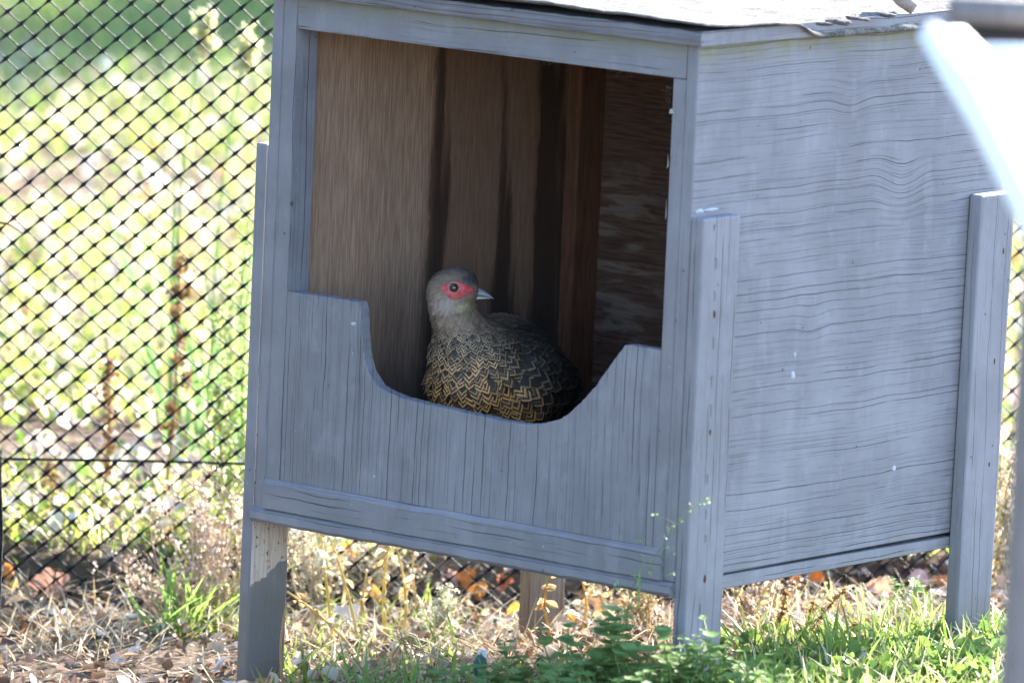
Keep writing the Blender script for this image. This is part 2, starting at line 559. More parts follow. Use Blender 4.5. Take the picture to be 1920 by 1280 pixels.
# front frame
SX0, SX1 = -W + PL + 0.0004, -0.5445
board('front_post', SX0, SX1, 0.0006, 0.037, 0.018, ZR, M_POSTZ, box)
board('front_post', -0.0315, -PL - 0.0004, 0.0009, 0.037, 0.018, 0.5412, M_POSTZ, box)
board('lintel', SX1 + 0.0004, -PL - 0.0004, 0.0002, 0.018, 0.5418, ZR, M_TRIM, box)
# studs inside the back corners
board('stud', -W + PL, -W + PL + 0.019, DP - PL - 0.044, DP - PL, 0.017, ZR, M_STUD, box)
board('stud', -PL - 0.03, -PL, DP - PL - 0.030, DP - PL, 0.017, ZR, M_STUD, box)

# the apron with its scooped top, sawn roughly
crv = [(-0.5441, 0.2567), (-0.444, 0.2572), (-0.4408, 0.2500), (-0.4383, 0.2316), (-0.4362, 0.2140), (-0.4325, 0.1963), (-0.4252, 0.1815), (-0.4134, 0.1705),
       (-0.400, 0.1655), (-0.3854, 0.1624), (-0.3452, 0.1592), (-0.312, 0.1580), (-0.2826, 0.1568), (-0.250, 0.1557), (-0.2213, 0.1552), (-0.204, 0.1558), (-0.1889, 0.1583),
       (-0.1648, 0.1655), (-0.153, 0.173), (-0.1421, 0.1823), (-0.129, 0.195), (-0.1171, 0.2082), (-0.1006, 0.2295), (-0.0801, 0.2563), (-0.0320, 0.2572)]
fine = []
for (a, b) in zip(crv[:-1], crv[1:]):
    n = max(1, int(math.hypot(b[0] - a[0], b[1] - a[1]) / 0.004))
    for i in range(n):
        t = i / n
        j = 0.0006 if 2 < len(fine) else 0
        fine.append((a[0] + (b[0] - a[0]) * t + random.uniform(-j, j), a[1] + (b[1] - a[1]) * t + random.uniform(-j, j)))
fine.append(crv[-1])
bm = bmesh.new()
YF, YB = 0.0014, 0.0155
top = [[bm.verts.new((x, yy, z)) for (x, z) in fine] for yy in (YF, YB)]
bot = [[bm.verts.new((x, yy, 0.0495)) for (x, z) in fine] for yy in (YF, YB)]
for i in range(len(fine) - 1):
    bm.faces.new((bot[0][i], bot[0][i + 1], top[0][i + 1], top[0][i]))
    bm.faces.new((bot[1][i + 1], bot[1][i], top[1][i], top[1][i + 1]))
    bm.faces.new((top[0][i], top[0][i + 1], top[1][i + 1], top[1][i]))
    bm.faces.new((bot[0][i + 1], bot[0][i], bot[1][i], bot[1][i + 1]))
bm.faces.new((bot[0][0], top[0][0], top[1][0], bot[1][0]))
bm.faces.new((top[0][-1], bot[0][-1], bot[1][-1], top[1][-1]))
bmesh.ops.bevel(bm, geom=[e for e in bm.edges if all(v in top[0] for v in e.verts)], offset=0.001, segments=1, affect='EDGES')
add('front_apron', bm_mesh('front_apron', bm), M_FRONT, box)
# rail across the foot of the front, standing proud, and the strip below it
bm = bmesh.new()
bmesh.ops.create_grid(bm, x_segments=1, y_segments=1, size=1)
bm.clear()
prof = [(0.0, 0.0165), (-0.0045, 0.017), (-0.0052, 0.044), (-0.001, 0.0495), (0.016, 0.0495), (0.016, 0.0165)]
rows = []
for x in np.linspace(-W + 0.0158, -PL - 0.0006, 40):
    rows.append([bm.verts.new((x, p[0] + 0.0004 * math.sin(x * 90), p[1] + (0.0004 * math.sin(x * 23 + 1) if 0 < i < 4 else 0))) for i, p in enumerate(prof)])
for a, b in zip(rows[:-1], rows[1:]):
    for i in range(6):
        bm.faces.new((a[i], a[(i + 1) % 6], b[(i + 1) % 6], b[i]))
bm.faces.new(rows[0]); bm.faces.new(rows[-1][::-1])
add('bottom_rail', bm_mesh('bottom_rail', bm), M_TRIM, box)
bm = bmesh.new()
prof = [(0.015, 0.0), (-0.0035, 0.0008), (-0.0068, 0.0045), (-0.0062, 0.0125), (-0.0005, 0.0160), (0.015, 0.0160)]
rows = []
for x in np.linspace(-W - 0.001, -0.0006, 60):
    j = 0.0007 * snoise(x, 0.3, 2, 120.0)
    rows.append([bm.verts.new((x, p[0] + j * .6, p[1] + (j if i in (1, 2, 3) else 0))) for i, p in enumerate(prof)])
for a, b in zip(rows[:-1], rows[1:]):
    for i in range(6):
        bm.faces.new((a[i], a[(i + 1) % 6], b[(i + 1) % 6], b[i]))
bm.faces.new(rows[0]); bm.faces.new(rows[-1][::-1])
add('skirting_strip', bm_mesh('skirting_strip', bm), M_TRIM, box)

# legs
M_STAPLE = plain('old_staple', (0.115, 0.115, 0.125), 0.5, 0.4)
M_RUST = plain('rust_hole', (0.07, 0.035, 0.02), 0.9, 0.1, 0.5, 300, 0.5)


def leg(x0, x1, y0, y1, ztop, mat, lean=0.0):
    zb = float(min(gz(x0, y0), gz(x1, y1))) - 0.05
    bm = bmesh.new()
    box_bm(bm, x0, x1, y0, y1, zb, ztop, 0.0032, 3, 0.0)
    for v in bm.verts:
        v.co.y += lean * (v.co.z - ztop)
    return add('leg', bm_mesh('leg', bm), mat, box)


LX = 0.0165
leg_fr = leg(0.0009, LX + 0.0006, -0.0012, 0.063, 0.400, M_POSTZ)
leg_rr = leg(0.0009, LX + 0.0014, 0.4955, 0.5595, 0.389, M_POSTZ, 0.014)
leg_fl = leg(-W - LX, -W - 0.0008, -0.001, 0.0625, 0.4135, M_LEG_BARE)
leg_rl = leg(-W - LX, -W - 0.0008, 0.491, 0.557, 0.40, rough_wood('bare_leg', 'z', (0.15, 0.11, 0.08), (0.25, 0.19, 0.145)))


def staple(parent, y, z, h, x):
    bm = bmesh.new()
    box_bm(bm, x, x + 0.0007, y - 0.0009, y + 0.0009, z - h / 2, z + h / 2)
    box_bm(bm, x, x + 0.0009, y - 0.0022, y + 0.0002, z + h / 2 - 0.0008, z + h / 2 + 0.0005)
    add('staple', bm_mesh('staple', bm), M_STAPLE, parent)


for z, h in ((0.352, .011), (0.318, .010), (0.268, .012), (0.228, .010), (0.197, .013), (0.125, .010), (0.088, .010), (0.062, .008), (-0.012, .010)):
    staple(leg_fr, 0.026 + random.uniform(-.003, .003), z, h, LX + 0.0004)
for (prnt, y, z, r, xx) in ((leg_fr, .025, .299, .0042, LX), (leg_fr, .027, .175, .0032, LX), (leg_fr, .030, .020, .0045, LX), (leg_rr, .541, .325, .0035, LX + .0008), (leg_rr, .535, .204, .003, LX + .0008), (leg_rr, .535, .09, .003, LX + .0008)):
    pts = [(xx + 0.0008 + 0.0004, y, z)]
    n = 9
    V = [(xx + 0.0009, y, z)] + [(xx + 0.0007, y + r * .6 * math.cos(6.283 * i / n) * random.uniform(.7, 1.1), z + r * math.sin(6.283 * i / n) * random.uniform(.8, 1.3)) for i in range(n)]
    add('nail_head', make_mesh('nail_head', V, [(0, 1 + i, 1 + (i + 1) % n) for i in range(n)]), M_RUST, prnt)

# roof deck and its felt
OV = 0.009
bm = bmesh.new()
nx = 60
rows = []
for x in np.linspace(-W - OV, OV, nx):
    j = 0.0008 * snoise(x, 0.1, 1, 60.0); j2 = 0.0008 * snoise(x, 0.7, 2, 90.0)
    rows.append([bm.verts.new(c_) for c_ in ((x, -OV + j, ZR + 0.0006), (x, -OV - .0008 + j2, ZR + .008 + j), (x, -OV + .0015 + j, ZR + .0155 + j2), (x, DP + OV, ZR + .0155), (x, DP + OV, ZR + .0006))])
for a, b in zip(rows[:-1], rows[1:]):
    for i in range(5):
        bm.faces.new((a[i], a[(i + 1) % 5], b[(i + 1) % 5], b[i]))
bm.faces.new(rows[0]); bm.faces.new(rows[-1][::-1])
roof_deck = add('roof_deck', bm_mesh('roof_deck', bm), [M_DECK, M_SIDE_LO], box)
for p in roof_deck.data.polygons:
    if abs(p.normal[0]) > .7: p.material_index = 1
k = NT('roofing_felt')
co = k.obj()
n1 = k.noise(co, 40.0, 6.0, 0.7); n2 = k.noise(co, 420.0, 3.0, 0.7)
c = k.mix(k.smooth(n1, 0.4, 0.65), (0.12, 0.108, 0.104), (0.25, 0.235, 0.228))
c = k.mix(k.smooth(n2, 0.56, 0.68), c, (0.04, 0.03, 0.027))
M_FELT = k.done(c, 0.9, k.bump(n1, 0.9, 0.006, k.bump(n2, 0.9, 0.004)), 0.1)
gx, gy = 120, 90
V = []
for jy in range(gy):
    for ix in range(gx):
        s, t = ix / (gx - 1), jy / (gy - 1)
        x = -W - 0.012 + s * (W + 0.026)
        y = -0.014 + t * (DP + 0.03)
        e_f = math.exp(-t / 0.06); e_r = math.exp(-(1 - s) / 0.02)
        y += (0.003 * float(snoise(x, 0.0, 1, 25)) + 0.0018 * float(snoise(x, 0.0, 3, 140))) * math.exp(-t / 0.03)
        z = ZR + 0.0175 + 0.0012 * float(snoise(x, y, 2, 30)) + 0.0008 * float(snoise(x, y, 4, 90))
        lift = 0.0085 * math.exp(-((x + 0.2) / 0.20) ** 2) + 0.0035 + 0.0015 * float(snoise(x, 1.0, 0, 14))
        z += lift * e_f
        # towards the back of the right edge the felt is bent down over the deck
        bend = 1 / (1 + math.exp(-(y - 0.17) / 0.008))
        x += e_r * 0.002 * float(snoise(y, 0.4, 3, 60))
        if s > 0.978: z -= bend * 0.018 * (s - 0.978) / 0.022; x -= bend * 0.001
        z += (1 - bend) * 0.002 * e_r
        V.append((x, y, z))
idx = np.arange(gx * gy).reshape(gy, gx)
q = np.stack([idx[:-1, :-1], idx[:-1, 1:], idx[1:, 1:], idx[1:, :-1]], -1).reshape(-1, 4)
felt = add('roof_felt', make_mesh('roof_felt', np.array(V), q, smooth=True), M_FELT, box)
sm = felt.modifiers.new('thick', 'SOLIDIFY'); sm.thickness = 0.0022; sm.offset = -1

# cobwebs in the corner of the opening and along the lintel
M_WEB = plain('cobweb', (0.2, 0.18, 0.16), 0.9, 0.1)
s_ = Soup()
for (x0, z0, n, ln) in ((-0.0325, 0.532, 6, .016), (-0.033, 0.520, 4, .016), (-0.095, 0.5415, 4, .014), (-0.2, 0.5415, 4, .010), (-0.0335, .47, 3, .008), (-0.5, .541, 3, .008)):
    for _ in range(n):
        p = np.array([x0 + random.uniform(-.012, .004), 0.006, z0])
        q_ = p + np.array([random.uniform(-ln, .3 * ln), random.uniform(0, .01), random.uniform(-.6 * ln, .05 * ln)])
        mid = (p + q_) / 2 + np.array([random.uniform(-.004, .004), 0, -random.uniform(.002, .007)])
        v, f = tube([p, mid, q_], .00011, 3)
        s_.add(v, f)
add('cobweb', s_.mesh('cobweb'), M_WEB, box, kind='stuff')
# splinter of bare wood and flaking paint at the opening's right edge
M_FLAKE = plain('paint_flake', (0.3, 0.28, 0.25), 0.8, 0.2)
for (x, z, a, b) in ((-0.0322, 0.507, .006, .003), (-0.0335, 0.455, .002, .008), (-0.033, .405, .0015, .012)):
    add('paint_flake', make_mesh('paint_flake', [(x - a * .4, 0.0, z - b), (x + a * .8, -0.0006, z - b * .6), (x + a * .3, -0.001, z + b), (x - a * .5, 0.0012, z + b * .5)], [(0, 1, 2, 3)]), M_FLAKE, box)

# bird droppings and a patch of bare white primer above the front leg
M_DROP = plain('dropping', (0.34, 0.35, 0.37), 0.8, 0.2, 0.3, 300, 0.2)


def dropping(u, v, axis, a, b):
    n_ = np.array([0, -1.0, 0]) if axis == 1 else np.array([1.0, 0, 0])
    t_ = np.array([1.0, 0, 0]) if axis == 1 else np.array([0, 1.0, 0])
    c_ = on_plane(u, v, (0.0, 0.0014, 0) if axis == 1 else (0, 0, 0), n_)
    n = 12; V = [c_ + n_ * .0012]
    for r_, hgt in ((.6, .0009), (1.0, .0001)):
        for i in range(n):
            th = 2 * math.pi * i / n; w = random.uniform(.75, 1.15)
            V.append(c_ + n_ * hgt + t_ * a * r_ * w * math.cos(th) + np.array([0, 0, 1.]) * b * r_ * w * math.sin(th))
    Fc = [(0, 1 + i, 1 + (i + 1) % n) for i in range(n)] + [(1 + i, 1 + n + i, 1 + n + (i + 1) % n, 1 + (i + 1) % n) for i in range(n)]
    add('dropping', make_mesh('dropping', np.array(V), Fc, smooth=True), M_DROP, box)


dropping(663, 607, 1, .0042, .0022); dropping(602, 18, 1, .003, .0028); dropping(583, 8, 1, .003, .002)
dropping(1487, 703, 0, .0032, .005); dropping(1676, 878, 0, .0035, .004); dropping(1490, 665, 0, .0016, .003); dropping(702, 893, 1, .0014, .0014)
dropping(1312, 396, 0, .008, .0025); dropping(1335, 393, 0, .012, .0018)

# dirt clods and a twig lying on the roof
twig_c = on_plane(1690, 14, (0, 0, ZR + 0.022), np.array([0, 0, 1.0]))
v, f = tube([twig_c + 0.022 * RH * -0.6 + np.array([0, 0, .022]), twig_c + np.array([0, 0, .008]), twig_c + .014 * RH + np.array([0, 0, -.001])], (.008, .0078, .007), 9)
M_BARK = plain('bark', (0.25, 0.20, 0.18), 0.9, 0.2, 0.8, 160, 0.5)
add('broken_branch', make_mesh('broken_branch', v, f), M_BARK, None, label='short broken branch end lying on the roof felt', category='branch')
# ------------------------------------------------------------------ black diamond netting fence behind the box
YAW = math.radians(-5)
FE = math.cos(YAW) * RH - math.sin(YAW) * H            # along the fence
FN = math.cos(YAW) * H + math.sin(YAW) * RH            # away from the viewer
FP0 = H * 1.05
CW, CH = 0.0320, 0.0283
M_NET = plain('black_plastic', (0.016, 0.018, 0.024), 0.45, 0.02)


def net_mesh(name, p0, e, u0, u1, z0, z1, sag=1.0):
    """moulded diamond netting: uniform strands one way, strands swelling at the joints the other way"""
    ni = int((u1 - u0) / CW); nj = int((z1 - z0) / (CH / 2))
    n_ = np.cross(e, [0, 0, 1.0])

    def node(i, j):
        u = u0 + (i + 0.5 * (j % 2)) * CW; z = z0 + j * CH / 2
        du = sag * (0.004 * snoise(u, z, 0, 4.0) + 0.0008 * snoise(u, z, 2, 60))
        dz = sag * (0.004 * snoise(u, z, 1, 4.5) + 0.0008 * snoise(u, z, 3, 60))
        dn = sag * 0.012 * snoise(u, z, 4, 3.0)
        return np.stack([u + du, z + dz, dn], -1)
    V = []; Q = []; nv = 0
    for kind in (0, 1):
        J, I = np.meshgrid(np.arange(nj), np.arange(ni), indexing='ij')
        J = J.ravel(); I = I.ravel()
        odd = J % 2
        I2 = I + odd if kind else I - 1 + odd          # up-right or up-left neighbour
        A = node(I, J); B = node(I2, J + 1)
        d = B - A; d2 = unit(d[:, :2]); side = np.stack([-d2[:, 1], d2[:, 0]], 1)
        prof = ((0, .0027), (.2, .0015), (.5, .0007), (.8, .0015), (1, .0027)) if kind else ((0, .0012), (.5, .00075), (1, .0012))
        dep = .0009 if kind else .0009
        off = 0.0004 if kind else -0.0009
        rings = []
        for t, r in prof:
            c = A + d * t
            bowl = 0
            for (sx, sn) in ((1, 0), (0, 1), (-1, 0), (0, -1)):
                p = np.empty_like(c)
                p[:, 0] = c[:, 0] + side[:, 0] * sx * r; p[:, 1] = c[:, 1] + side[:, 1] * sx * r
                p[:, 2] = c[:, 2] + sn * dep + off
                rings.append(p)
        R = np.stack(rings, 1)
        k_ = R.shape[1]; nr = len(prof)
        q = []
        for a in range(nr - 1):
            for s in range(4):
                q.append((a * 4 + s, a * 4 + (s + 1) % 4, (a + 1) * 4 + (s + 1) % 4, (a + 1) * 4 + s))
        q = np.array(q)
        V.append(R.reshape(-1, 3)); Q.append((q[None] + (np.arange(len(R)) * k_)[:, None, None]).reshape(-1, 4) + nv)
        nv += len(R) * k_
    V = np.concatenate(V); Q = np.concatenate(Q)
    X = p0[None] + V[:, 0:1] * e[None] + V[:, 2:3] * n_[None]
    X[:, 2] = V[:, 1]
    return make_mesh(name, X, Q, smooth=True)


fence = thing('netting_fence', 'black plastic diamond netting fence with a level tension wire behind the nest box', 'fence', tuple(FP0 + np.array([0, 0, -0.2])))


def fchild(name, me, mat, par=None):
    o = add(name, me, mat, par or fence)
    if par is None: o.matrix_parent_inverse = Matrix.Translation(-Vector(fence.location))
    return o


fchild('netting', net_mesh('netting', FP0, FE, -1.25, 0.95, -0.215, 0.72), M_NET)
pts = [FP0 + FE * u + np.array([0, 0, -0.0445 + 0.0015 * math.sin(u * 9)]) - FN * 0.004 for u in np.linspace(-1.25, .95, 40)]
v, f = tube(pts, .0017, 6)
fchild('tension_wire', make_mesh('tension_wire', v, f, smooth=True), M_NET)
M_POST = plain('fence_post_metal', (0.09, 0.10, 0.09), 0.5, 0.5, 0.2, 60, 0.3, 0.6)
for u in (-1.24, 0.94):
    p = FP0 + FE * u
    bm = bmesh.new()
    box_bm(bm, p[0] - .018, p[0] + .018, p[1] - .004, p[1] + .004, -.35, .78, .001, 1)
    box_bm(bm, p[0] - .003, p[0] + .003, p[1] + .0042, p[1] + .03, -.35, .78, .001, 1)
    fchild('post', bm_mesh('post', bm), M_POST)
# a second, low strip of netting that comes forward from the fence at the left
e2 = unit(at(2, 1000, 0.35) - at(2, 1000, 1.0)); e2[2] = 0; e2 = unit(e2)
e2n = np.cross(e2, [0, 0, 1.0])
p0 = at(1, 1000, 1.0)
strip = add('netting_strip', net_mesh('netting_strip', p0, e2, 0.0, 0.62, -0.25, -0.035, 0.5), M_NET, None, label='low strip of black netting seen edge on at the far left', category='netting')
# cut end of a cable tie through the fence
v, f = tube([at(-30, 405, 1.035), at(-5, 416, 1.03), at(15, 420, 1.025), at(32, 430, 1.02), at(41, 437, 1.03)], (.0016, .0016, .0016, .0012, .0006), 6)
add('cable_tie', make_mesh('cable_tie', v, f, smooth=True), plain('nylon_tie', (.03, .03, .032), .25, .6), None, label='loose black cable tie end sticking out of the netting at left', category='cable tie')

# ------------------------------------------------------------------ the pheasant
DB = 0.40
KPM = FPX / (CAM @ -H + DB) if False else FPX / ((at(900, 650, DB) - CAM) @ FW)


def bp(u, v, d):
    """bird space: picture column and row on the plane through the bird, d metres towards the viewer"""
    return at(u, v, DB - d)


balls = [((886, 712), .030, .050), ((905, 690), .022, .056), ((934, 706), .0, .068), ((956, 712), -.03, .063), ((984, 722), -.065, .052), ((1015, 735), -.10, .042), ((1030, 745), -.13, .026),
         ((884, 668), .030, .046), ((872, 640), .034, .0350), ((862, 616), .038, .0290), ((853, 592), .042, .0262), ((848, 572), .044, .0258),
         ((847, 550), .045, .0266), ((856, 543), .046, .0245), ((867, 549), .047, .0165), ((875, 550), .047, .0095), ((865, 567), .047, .0120)]
bm = bmesh.new()
P_prev = None
for (px, d, r) in balls:
    c = bp(px[0], px[1], d)
    bmesh.ops.create_icosphere(bm, subdivisions=4, radius=r, matrix=Matrix.Translation(Vector(c)))
me = bm_mesh('body_raw', bm)
raw = bpy.data.objects.new('body_raw', me); COL.objects.link(raw)
md = raw.modifiers.new('r', 'REMESH'); md.mode = 'VOXEL'; md.voxel_size = 0.0016
ms = raw.modifiers.new('s', 'SMOOTH'); ms.factor = 0.5; ms.iterations = 9
dg = bpy.context.evaluated_depsgraph_get()
body_me = bpy.data.meshes.new_from_object(raw.evaluated_get(dg))
bpy.data.objects.remove(raw)
body_me.name = 'body'
nv = len(body_me.vertices)
co_ = np.empty(nv * 3); body_me.vertices.foreach_get('co', co_); co_ = co_.reshape(-1, 3)
no_ = np.empty(nv * 3); body_me.vertices.foreach_get('normal', no_); no_ = no_.reshape(-1, 3)
PX, PY = to_px(co_)
DD = (co_ - at(940, 700, DB)) @ -H                       # towards viewer
FACE = (no_ @ -FW)


def mixc(a, b, t):
    t = np.clip(t, 0, 1)[:, None]
    return np.asarray(a)[None] * (1 - t) + np.asarray(b)[None] * t if np.ndim(a) == 1 else a * (1 - t) + np.asarray(b)[None] * t


def plumage(px, py):
    """base colour of the plumage by where on the bird it grows"""
    c = np.tile(np.array([0.21, 0.148, 0.108])[None], (len(px), 1))
    c = mixc(c, (0.36, 0.29, 0.265), np.exp(-(((px - 838) / 24) ** 2 + ((py - 570) / 13) ** 2)) * 0.95)     # pale cheek
    c = mixc(c, (0.42, 0.35, 0.22), np.exp(-(((px - 868) / 14) ** 2 + ((py - 573) / 8) ** 2)) * 0.9)        # buff chin
    c = mixc(c, (0.11, 0.095, 0.10), np.clip((520 - py - 0.10 * (px - 845)) / 12, 0, 1) * .55)               # crown
    c = mixc(c, (0.06, 0.062, 0.085), np.exp(-(((px - 880) / 13) ** 2 + ((py - 524) / 8) ** 2)))
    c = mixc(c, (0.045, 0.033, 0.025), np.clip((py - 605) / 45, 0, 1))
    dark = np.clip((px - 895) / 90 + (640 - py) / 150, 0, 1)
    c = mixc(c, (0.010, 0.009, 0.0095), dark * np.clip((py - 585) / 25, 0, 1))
    return c


bird = thing('pheasant', 'brown scaled hen pheasant with red face standing in the nest box', 'pheasant', tuple(np.append(bp(945, 900, -.02)[:2], 0.017)))
BI = Matrix.Translation(-Vector(bird.location))


def bchild(name, me, mat, par=None, **kw):
    o = add(name, me, mat, par or bird, **kw)
    if par is None: o.matrix_parent_inverse = BI
    return o


a_ = body_me.color_attributes.new('Col', 'FLOAT_COLOR', 'POINT')
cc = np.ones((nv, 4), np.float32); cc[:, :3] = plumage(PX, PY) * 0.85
a_.data.foreach_set('color', cc.ravel())
body_me.polygons.foreach_set('use_smooth', np.ones(len(body_me.polygons), bool))
M_DOWN = attr_mat('bird_down', 0.0, 0.9, 0.35, 0.1, 500)
body_ob = bchild('body', body_me, M_DOWN)
bvh = BVHTree.FromPolygons([tuple(c) for c in co_], [tuple(p.vertices) for p in body_me.polygons])


def hit(u, v):
    d = Vector(ray(u, v)).normalized()
    h = bvh.ray_cast(Vector(CAM), d)
    return (np.array(h[0]), np.array(h[1])) if h[0] is not None else (bp(u, v, .04), -FW)


# bare red skin round the eye: the faces of the head inside its outline, lifted a little
skin_poly = [(822, 539.5), (829, 535), (838, 530.5), (848, 527), (858, 526), (867, 528.5), (876, 533), (885, 537), (893, 541.5), (893, 548), (882, 552), (872, 555), (866, 560), (857, 562.5), (848, 562), (841, 559.5), (836, 553), (830, 546)]


def inside(px, py, poly):
    r = np.zeros(len(px), bool); j = len(poly) - 1
    for i in range(len(poly)):
        xi, yi = poly[i]; xj, yj = poly[j]
        c = ((yi > py) != (yj > py)) & (px < (xj - xi) * (py - yi) / (yj - yi + 1e-9) + xi)
        r ^= c; j = i
    return r


# skin built as its own fine sheet over the head
sk_v = []; sk_f = []
rings_n, seg_n = 9, 54
cx0, cy0 = 855, 544
pl = np.array(skin_poly + [skin_poly[0]], float)
sl = np.concatenate([[0], np.cumsum(np.hypot(*np.diff(pl, axis=0).T))])
for ri in range(rings_n + 1):
    for s in range(seg_n):
        t = s / seg_n * sl[-1]
        ex_ = np.interp(t, sl, pl[:, 0]); ey_ = np.interp(t, sl, pl[:, 1])
        fr = ri / rings_n
        h_, n_ = hit(cx0 + (ex_ - cx0) * fr, cy0 + (ey_ - cy0) * fr)
        lift = 0.0012 * (1 - fr ** 6) - 0.0006 * (fr ** 6) + 0.00035 * math.sin(fr * 24)*fr + random.uniform(-.0002, .0002)
        sk_v.append(h_ + n_ * lift)
for ri in range(rings_n):
    for s in range(seg_n):
        s2 = (s + 1) % seg_n
        sk_f.append((ri * seg_n + s, ri * seg_n + s2, (ri + 1) * seg_n + s2, (ri + 1) * seg_n + s))
k = NT('red_skin')
nz = k.noise(k.obj(), 900.0, 3.0); nb = k.noise(k.obj(), 160.0, 2.0)
c = k.mix(k.smooth(nb, .35, .65), (0.44, 0.035, 0.035), (0.46, 0.085, 0.09))
c = k.mix(k.math('MULTIPLY', k.smooth(nz, .55, .7), .5), c, (0.52, 0.18, 0.18))
M_SKIN = k.done(c, .55, k.bump(nz, .8, .0008), .35)
skin = bchild('face_skin', make_mesh('face_skin', np.array(sk_v), sk_f, smooth=True), M_SKIN)
# eye with its pale lid ring
eh, en = hit(851, 539.5)
en = unit(en * .6 + -FW * .4)
bm = bmesh.new(); bmesh.ops.create_uvsphere(bm, u_segments=24, v_segments=16, radius=.0063, matrix=Matrix.Translation(Vector(eh - en * .0022)))
k = NT('eye')
dd = k.n('ShaderNodeVectorMath', operation='DISTANCE'); k.val(dd.inputs[0], k.obj()); dd.inputs[1].default_value = tuple(eh + en * .0038)
c = k.mix(k.smooth(dd.outputs['Value'], .0033, .0038), (0.006, 0.005, 0.006), (0.13, 0.045, 0.02))
M_EYE = k.done(c, .12, None, .6)
eye = bchild('eye', bm_mesh('eye', bm, True), M_EYE)
ea = unit(np.cross(en, [0, 0, 1.])); eb = np.cross(ea, en)
ring = [eh + en * .0012 + .0061 * (math.cos(t) * ea + .95 * math.sin(t) * eb) for t in np.linspace(0, 2 * math.pi, 33)]
v, f = tube(ring, .00055, 6, False)
bchild('eyelid', make_mesh('eyelid', v, f, smooth=True), plain('eyelid_skin', (.36, .20, .20), .5, .4), eye)
# beak, two halves
M_BEAK = plain('horn_beak', (0.19, 0.20, 0.24), .32, .5, .15, 400, .3)
bc = 0.0475


def beak_half(name, secs):
    Vb = []; ns = 12
    for (px, yt, yb, hw) in secs:
        t_ = bp(px, yt, bc); b_ = bp(px, yb, bc); m_ = (t_ + b_) / 2; hh = np.linalg.norm(t_ - b_) / 2
        for s in range(ns):
            a = 2 * math.pi * s / ns
            Vb.append(m_ + (t_ - m_) * math.cos(a) + -H * hw * math.sin(a))
    Fb = [(i * ns + s, i * ns + (s + 1) % ns, (i + 1) * ns + (s + 1) % ns, (i + 1) * ns + s) for i in range(len(secs) - 1) for s in range(ns)]
    Fb.append(tuple(range((len(secs) - 1) * ns, len(secs) * ns)))
    return make_mesh(name, np.array(Vb), Fb, smooth=True)


bk = bchild('beak', beak_half('beak', [(876, 538, 556, .0075), (886, 537, 555.5, .0068), (893, 537.5, 555, .0062), (901, 541, 555.5, .0053), (909, 545.5, 556.5, .0043), (916, 550.5, 558, .003), (921, 555, 559.5, .0019), (925.5, 559.2, 560.6, .0006)]), M_BEAK)
bchild('lower_beak', beak_half('lower_beak', [(876, 554, 566, .0062), (886, 554.5, 563.5, .0056), (895, 555, 562, .0046), (904, 555.5, 561, .0036), (912, 556.8, 560.3, .0024), (919, 558.4, 560.4, .0012)]), plain('horn_beak_lower', (0.33, 0.32, 0.28), .4, .4), bk)
nh = bp(894, 546, bc + .0062)
bm = bmesh.new(); bmesh.ops.create_uvsphere(bm, u_segments=10, v_segments=6, radius=1, matrix=Matrix.Translation(Vector(nh)) @ Matrix.Diagonal((.0024, .0024, .0013, 1)))
bchild('nostril', bm_mesh('nostril', bm, True), plain('nostril_dark', (.05, .045, .05), .7, .2), bk)

# feathers
FV = []; FU = []
nu_, nv_ = 5, 5
for j in range(nv_):
    t = j / (nv_ - 1)
    w = [.30, .80, 1.0, .88, .30][j]
    for i in range(nu_):
        s = (i / (nu_ - 1)) * 2 - 1
        FV.append((s * w * .5, t - .05 * s * s * (t > .9), .10 * t * (1 - .55 * t) - .07 * s * s * w)); FU.append((s * w, t))
FV = np.array(FV); FU = np.array(FU)
FQ = np.array([(j * nu_ + i, j * nu_ + i + 1, (j + 1) * nu_ + i + 1, (j + 1) * nu_ + i) for j in range(nv_ - 1) for i in range(nu_ - 1)])
TAIL = bp(1045, 760, -.17)


def flen(px, py):
    L = np.interp(py, [505, 560, 590, 615, 650, 690, 720], [.0042, .0048, .0060, .0075, .0105, .0138, .015])
    return L * (1 + .25 * np.clip((px - 925) / 90, 0, 1) * np.clip((py - 640) / 40, 0, 1))


sel = []
order = RNG.permutation(nv)
grid = {}
fl = flen(PX, PY)
for i in order:
    sp = fl[i] * 0.46
    keyc = tuple((co_[i] / .008).astype(int))
    ok = True
    rr = int(math.ceil(sp / .008))
    for ax in range(-rr, rr + 1):
        for ay in range(-rr, rr + 1):
            for az in range(-rr, rr + 1):
                for j in grid.get((keyc[0] + ax, keyc[1] + ay, keyc[2] + az), ()):
                    if (co_[i, 0] - co_[j, 0]) ** 2 + (co_[i, 1] - co_[j, 1]) ** 2 + (co_[i, 2] - co_[j, 2]) ** 2 < sp * sp:
                        ok = False; break
                if not ok: break
            if not ok: break
        if not ok: break
    if ok and FACE[i] > -0.45:
        grid.setdefault(keyc, []).append(i); sel.append(i)
sel = np.array(sel)
on_face = inside(PX[sel], PY[sel], [(855 + (x - 855) * 1.04, 544 + (y - 544) * 1.06) for x, y in skin_poly]) & (FACE[sel] > 0)
on_beak = (PX[sel] > 884) & (PY[sel] < 572) & (PY[sel] > 533)
sel = sel[~(on_face | on_beak)]
fx, fy = PX[sel], PY[sel]
p_ = co_[sel]; n_ = no_[sel]
tot = unit(TAIL[None] - p_)
down = np.tile(np.array([0, 0, -1.])[None], (len(sel), 1))
back = np.clip((fy - 600) / 80, 0, 1)[:, None]
wt = np.clip((fx - 840) / 140, 0.15, 1)[:, None]
fdir = down * (1 - .75 * back * wt) + tot * (back * wt * 1.3) + (-RH)[None] * .25 * (1 - back) * (fy < 600)[:, None]
headw = np.clip((600 - fy) / 40, 0, 1)[:, None]
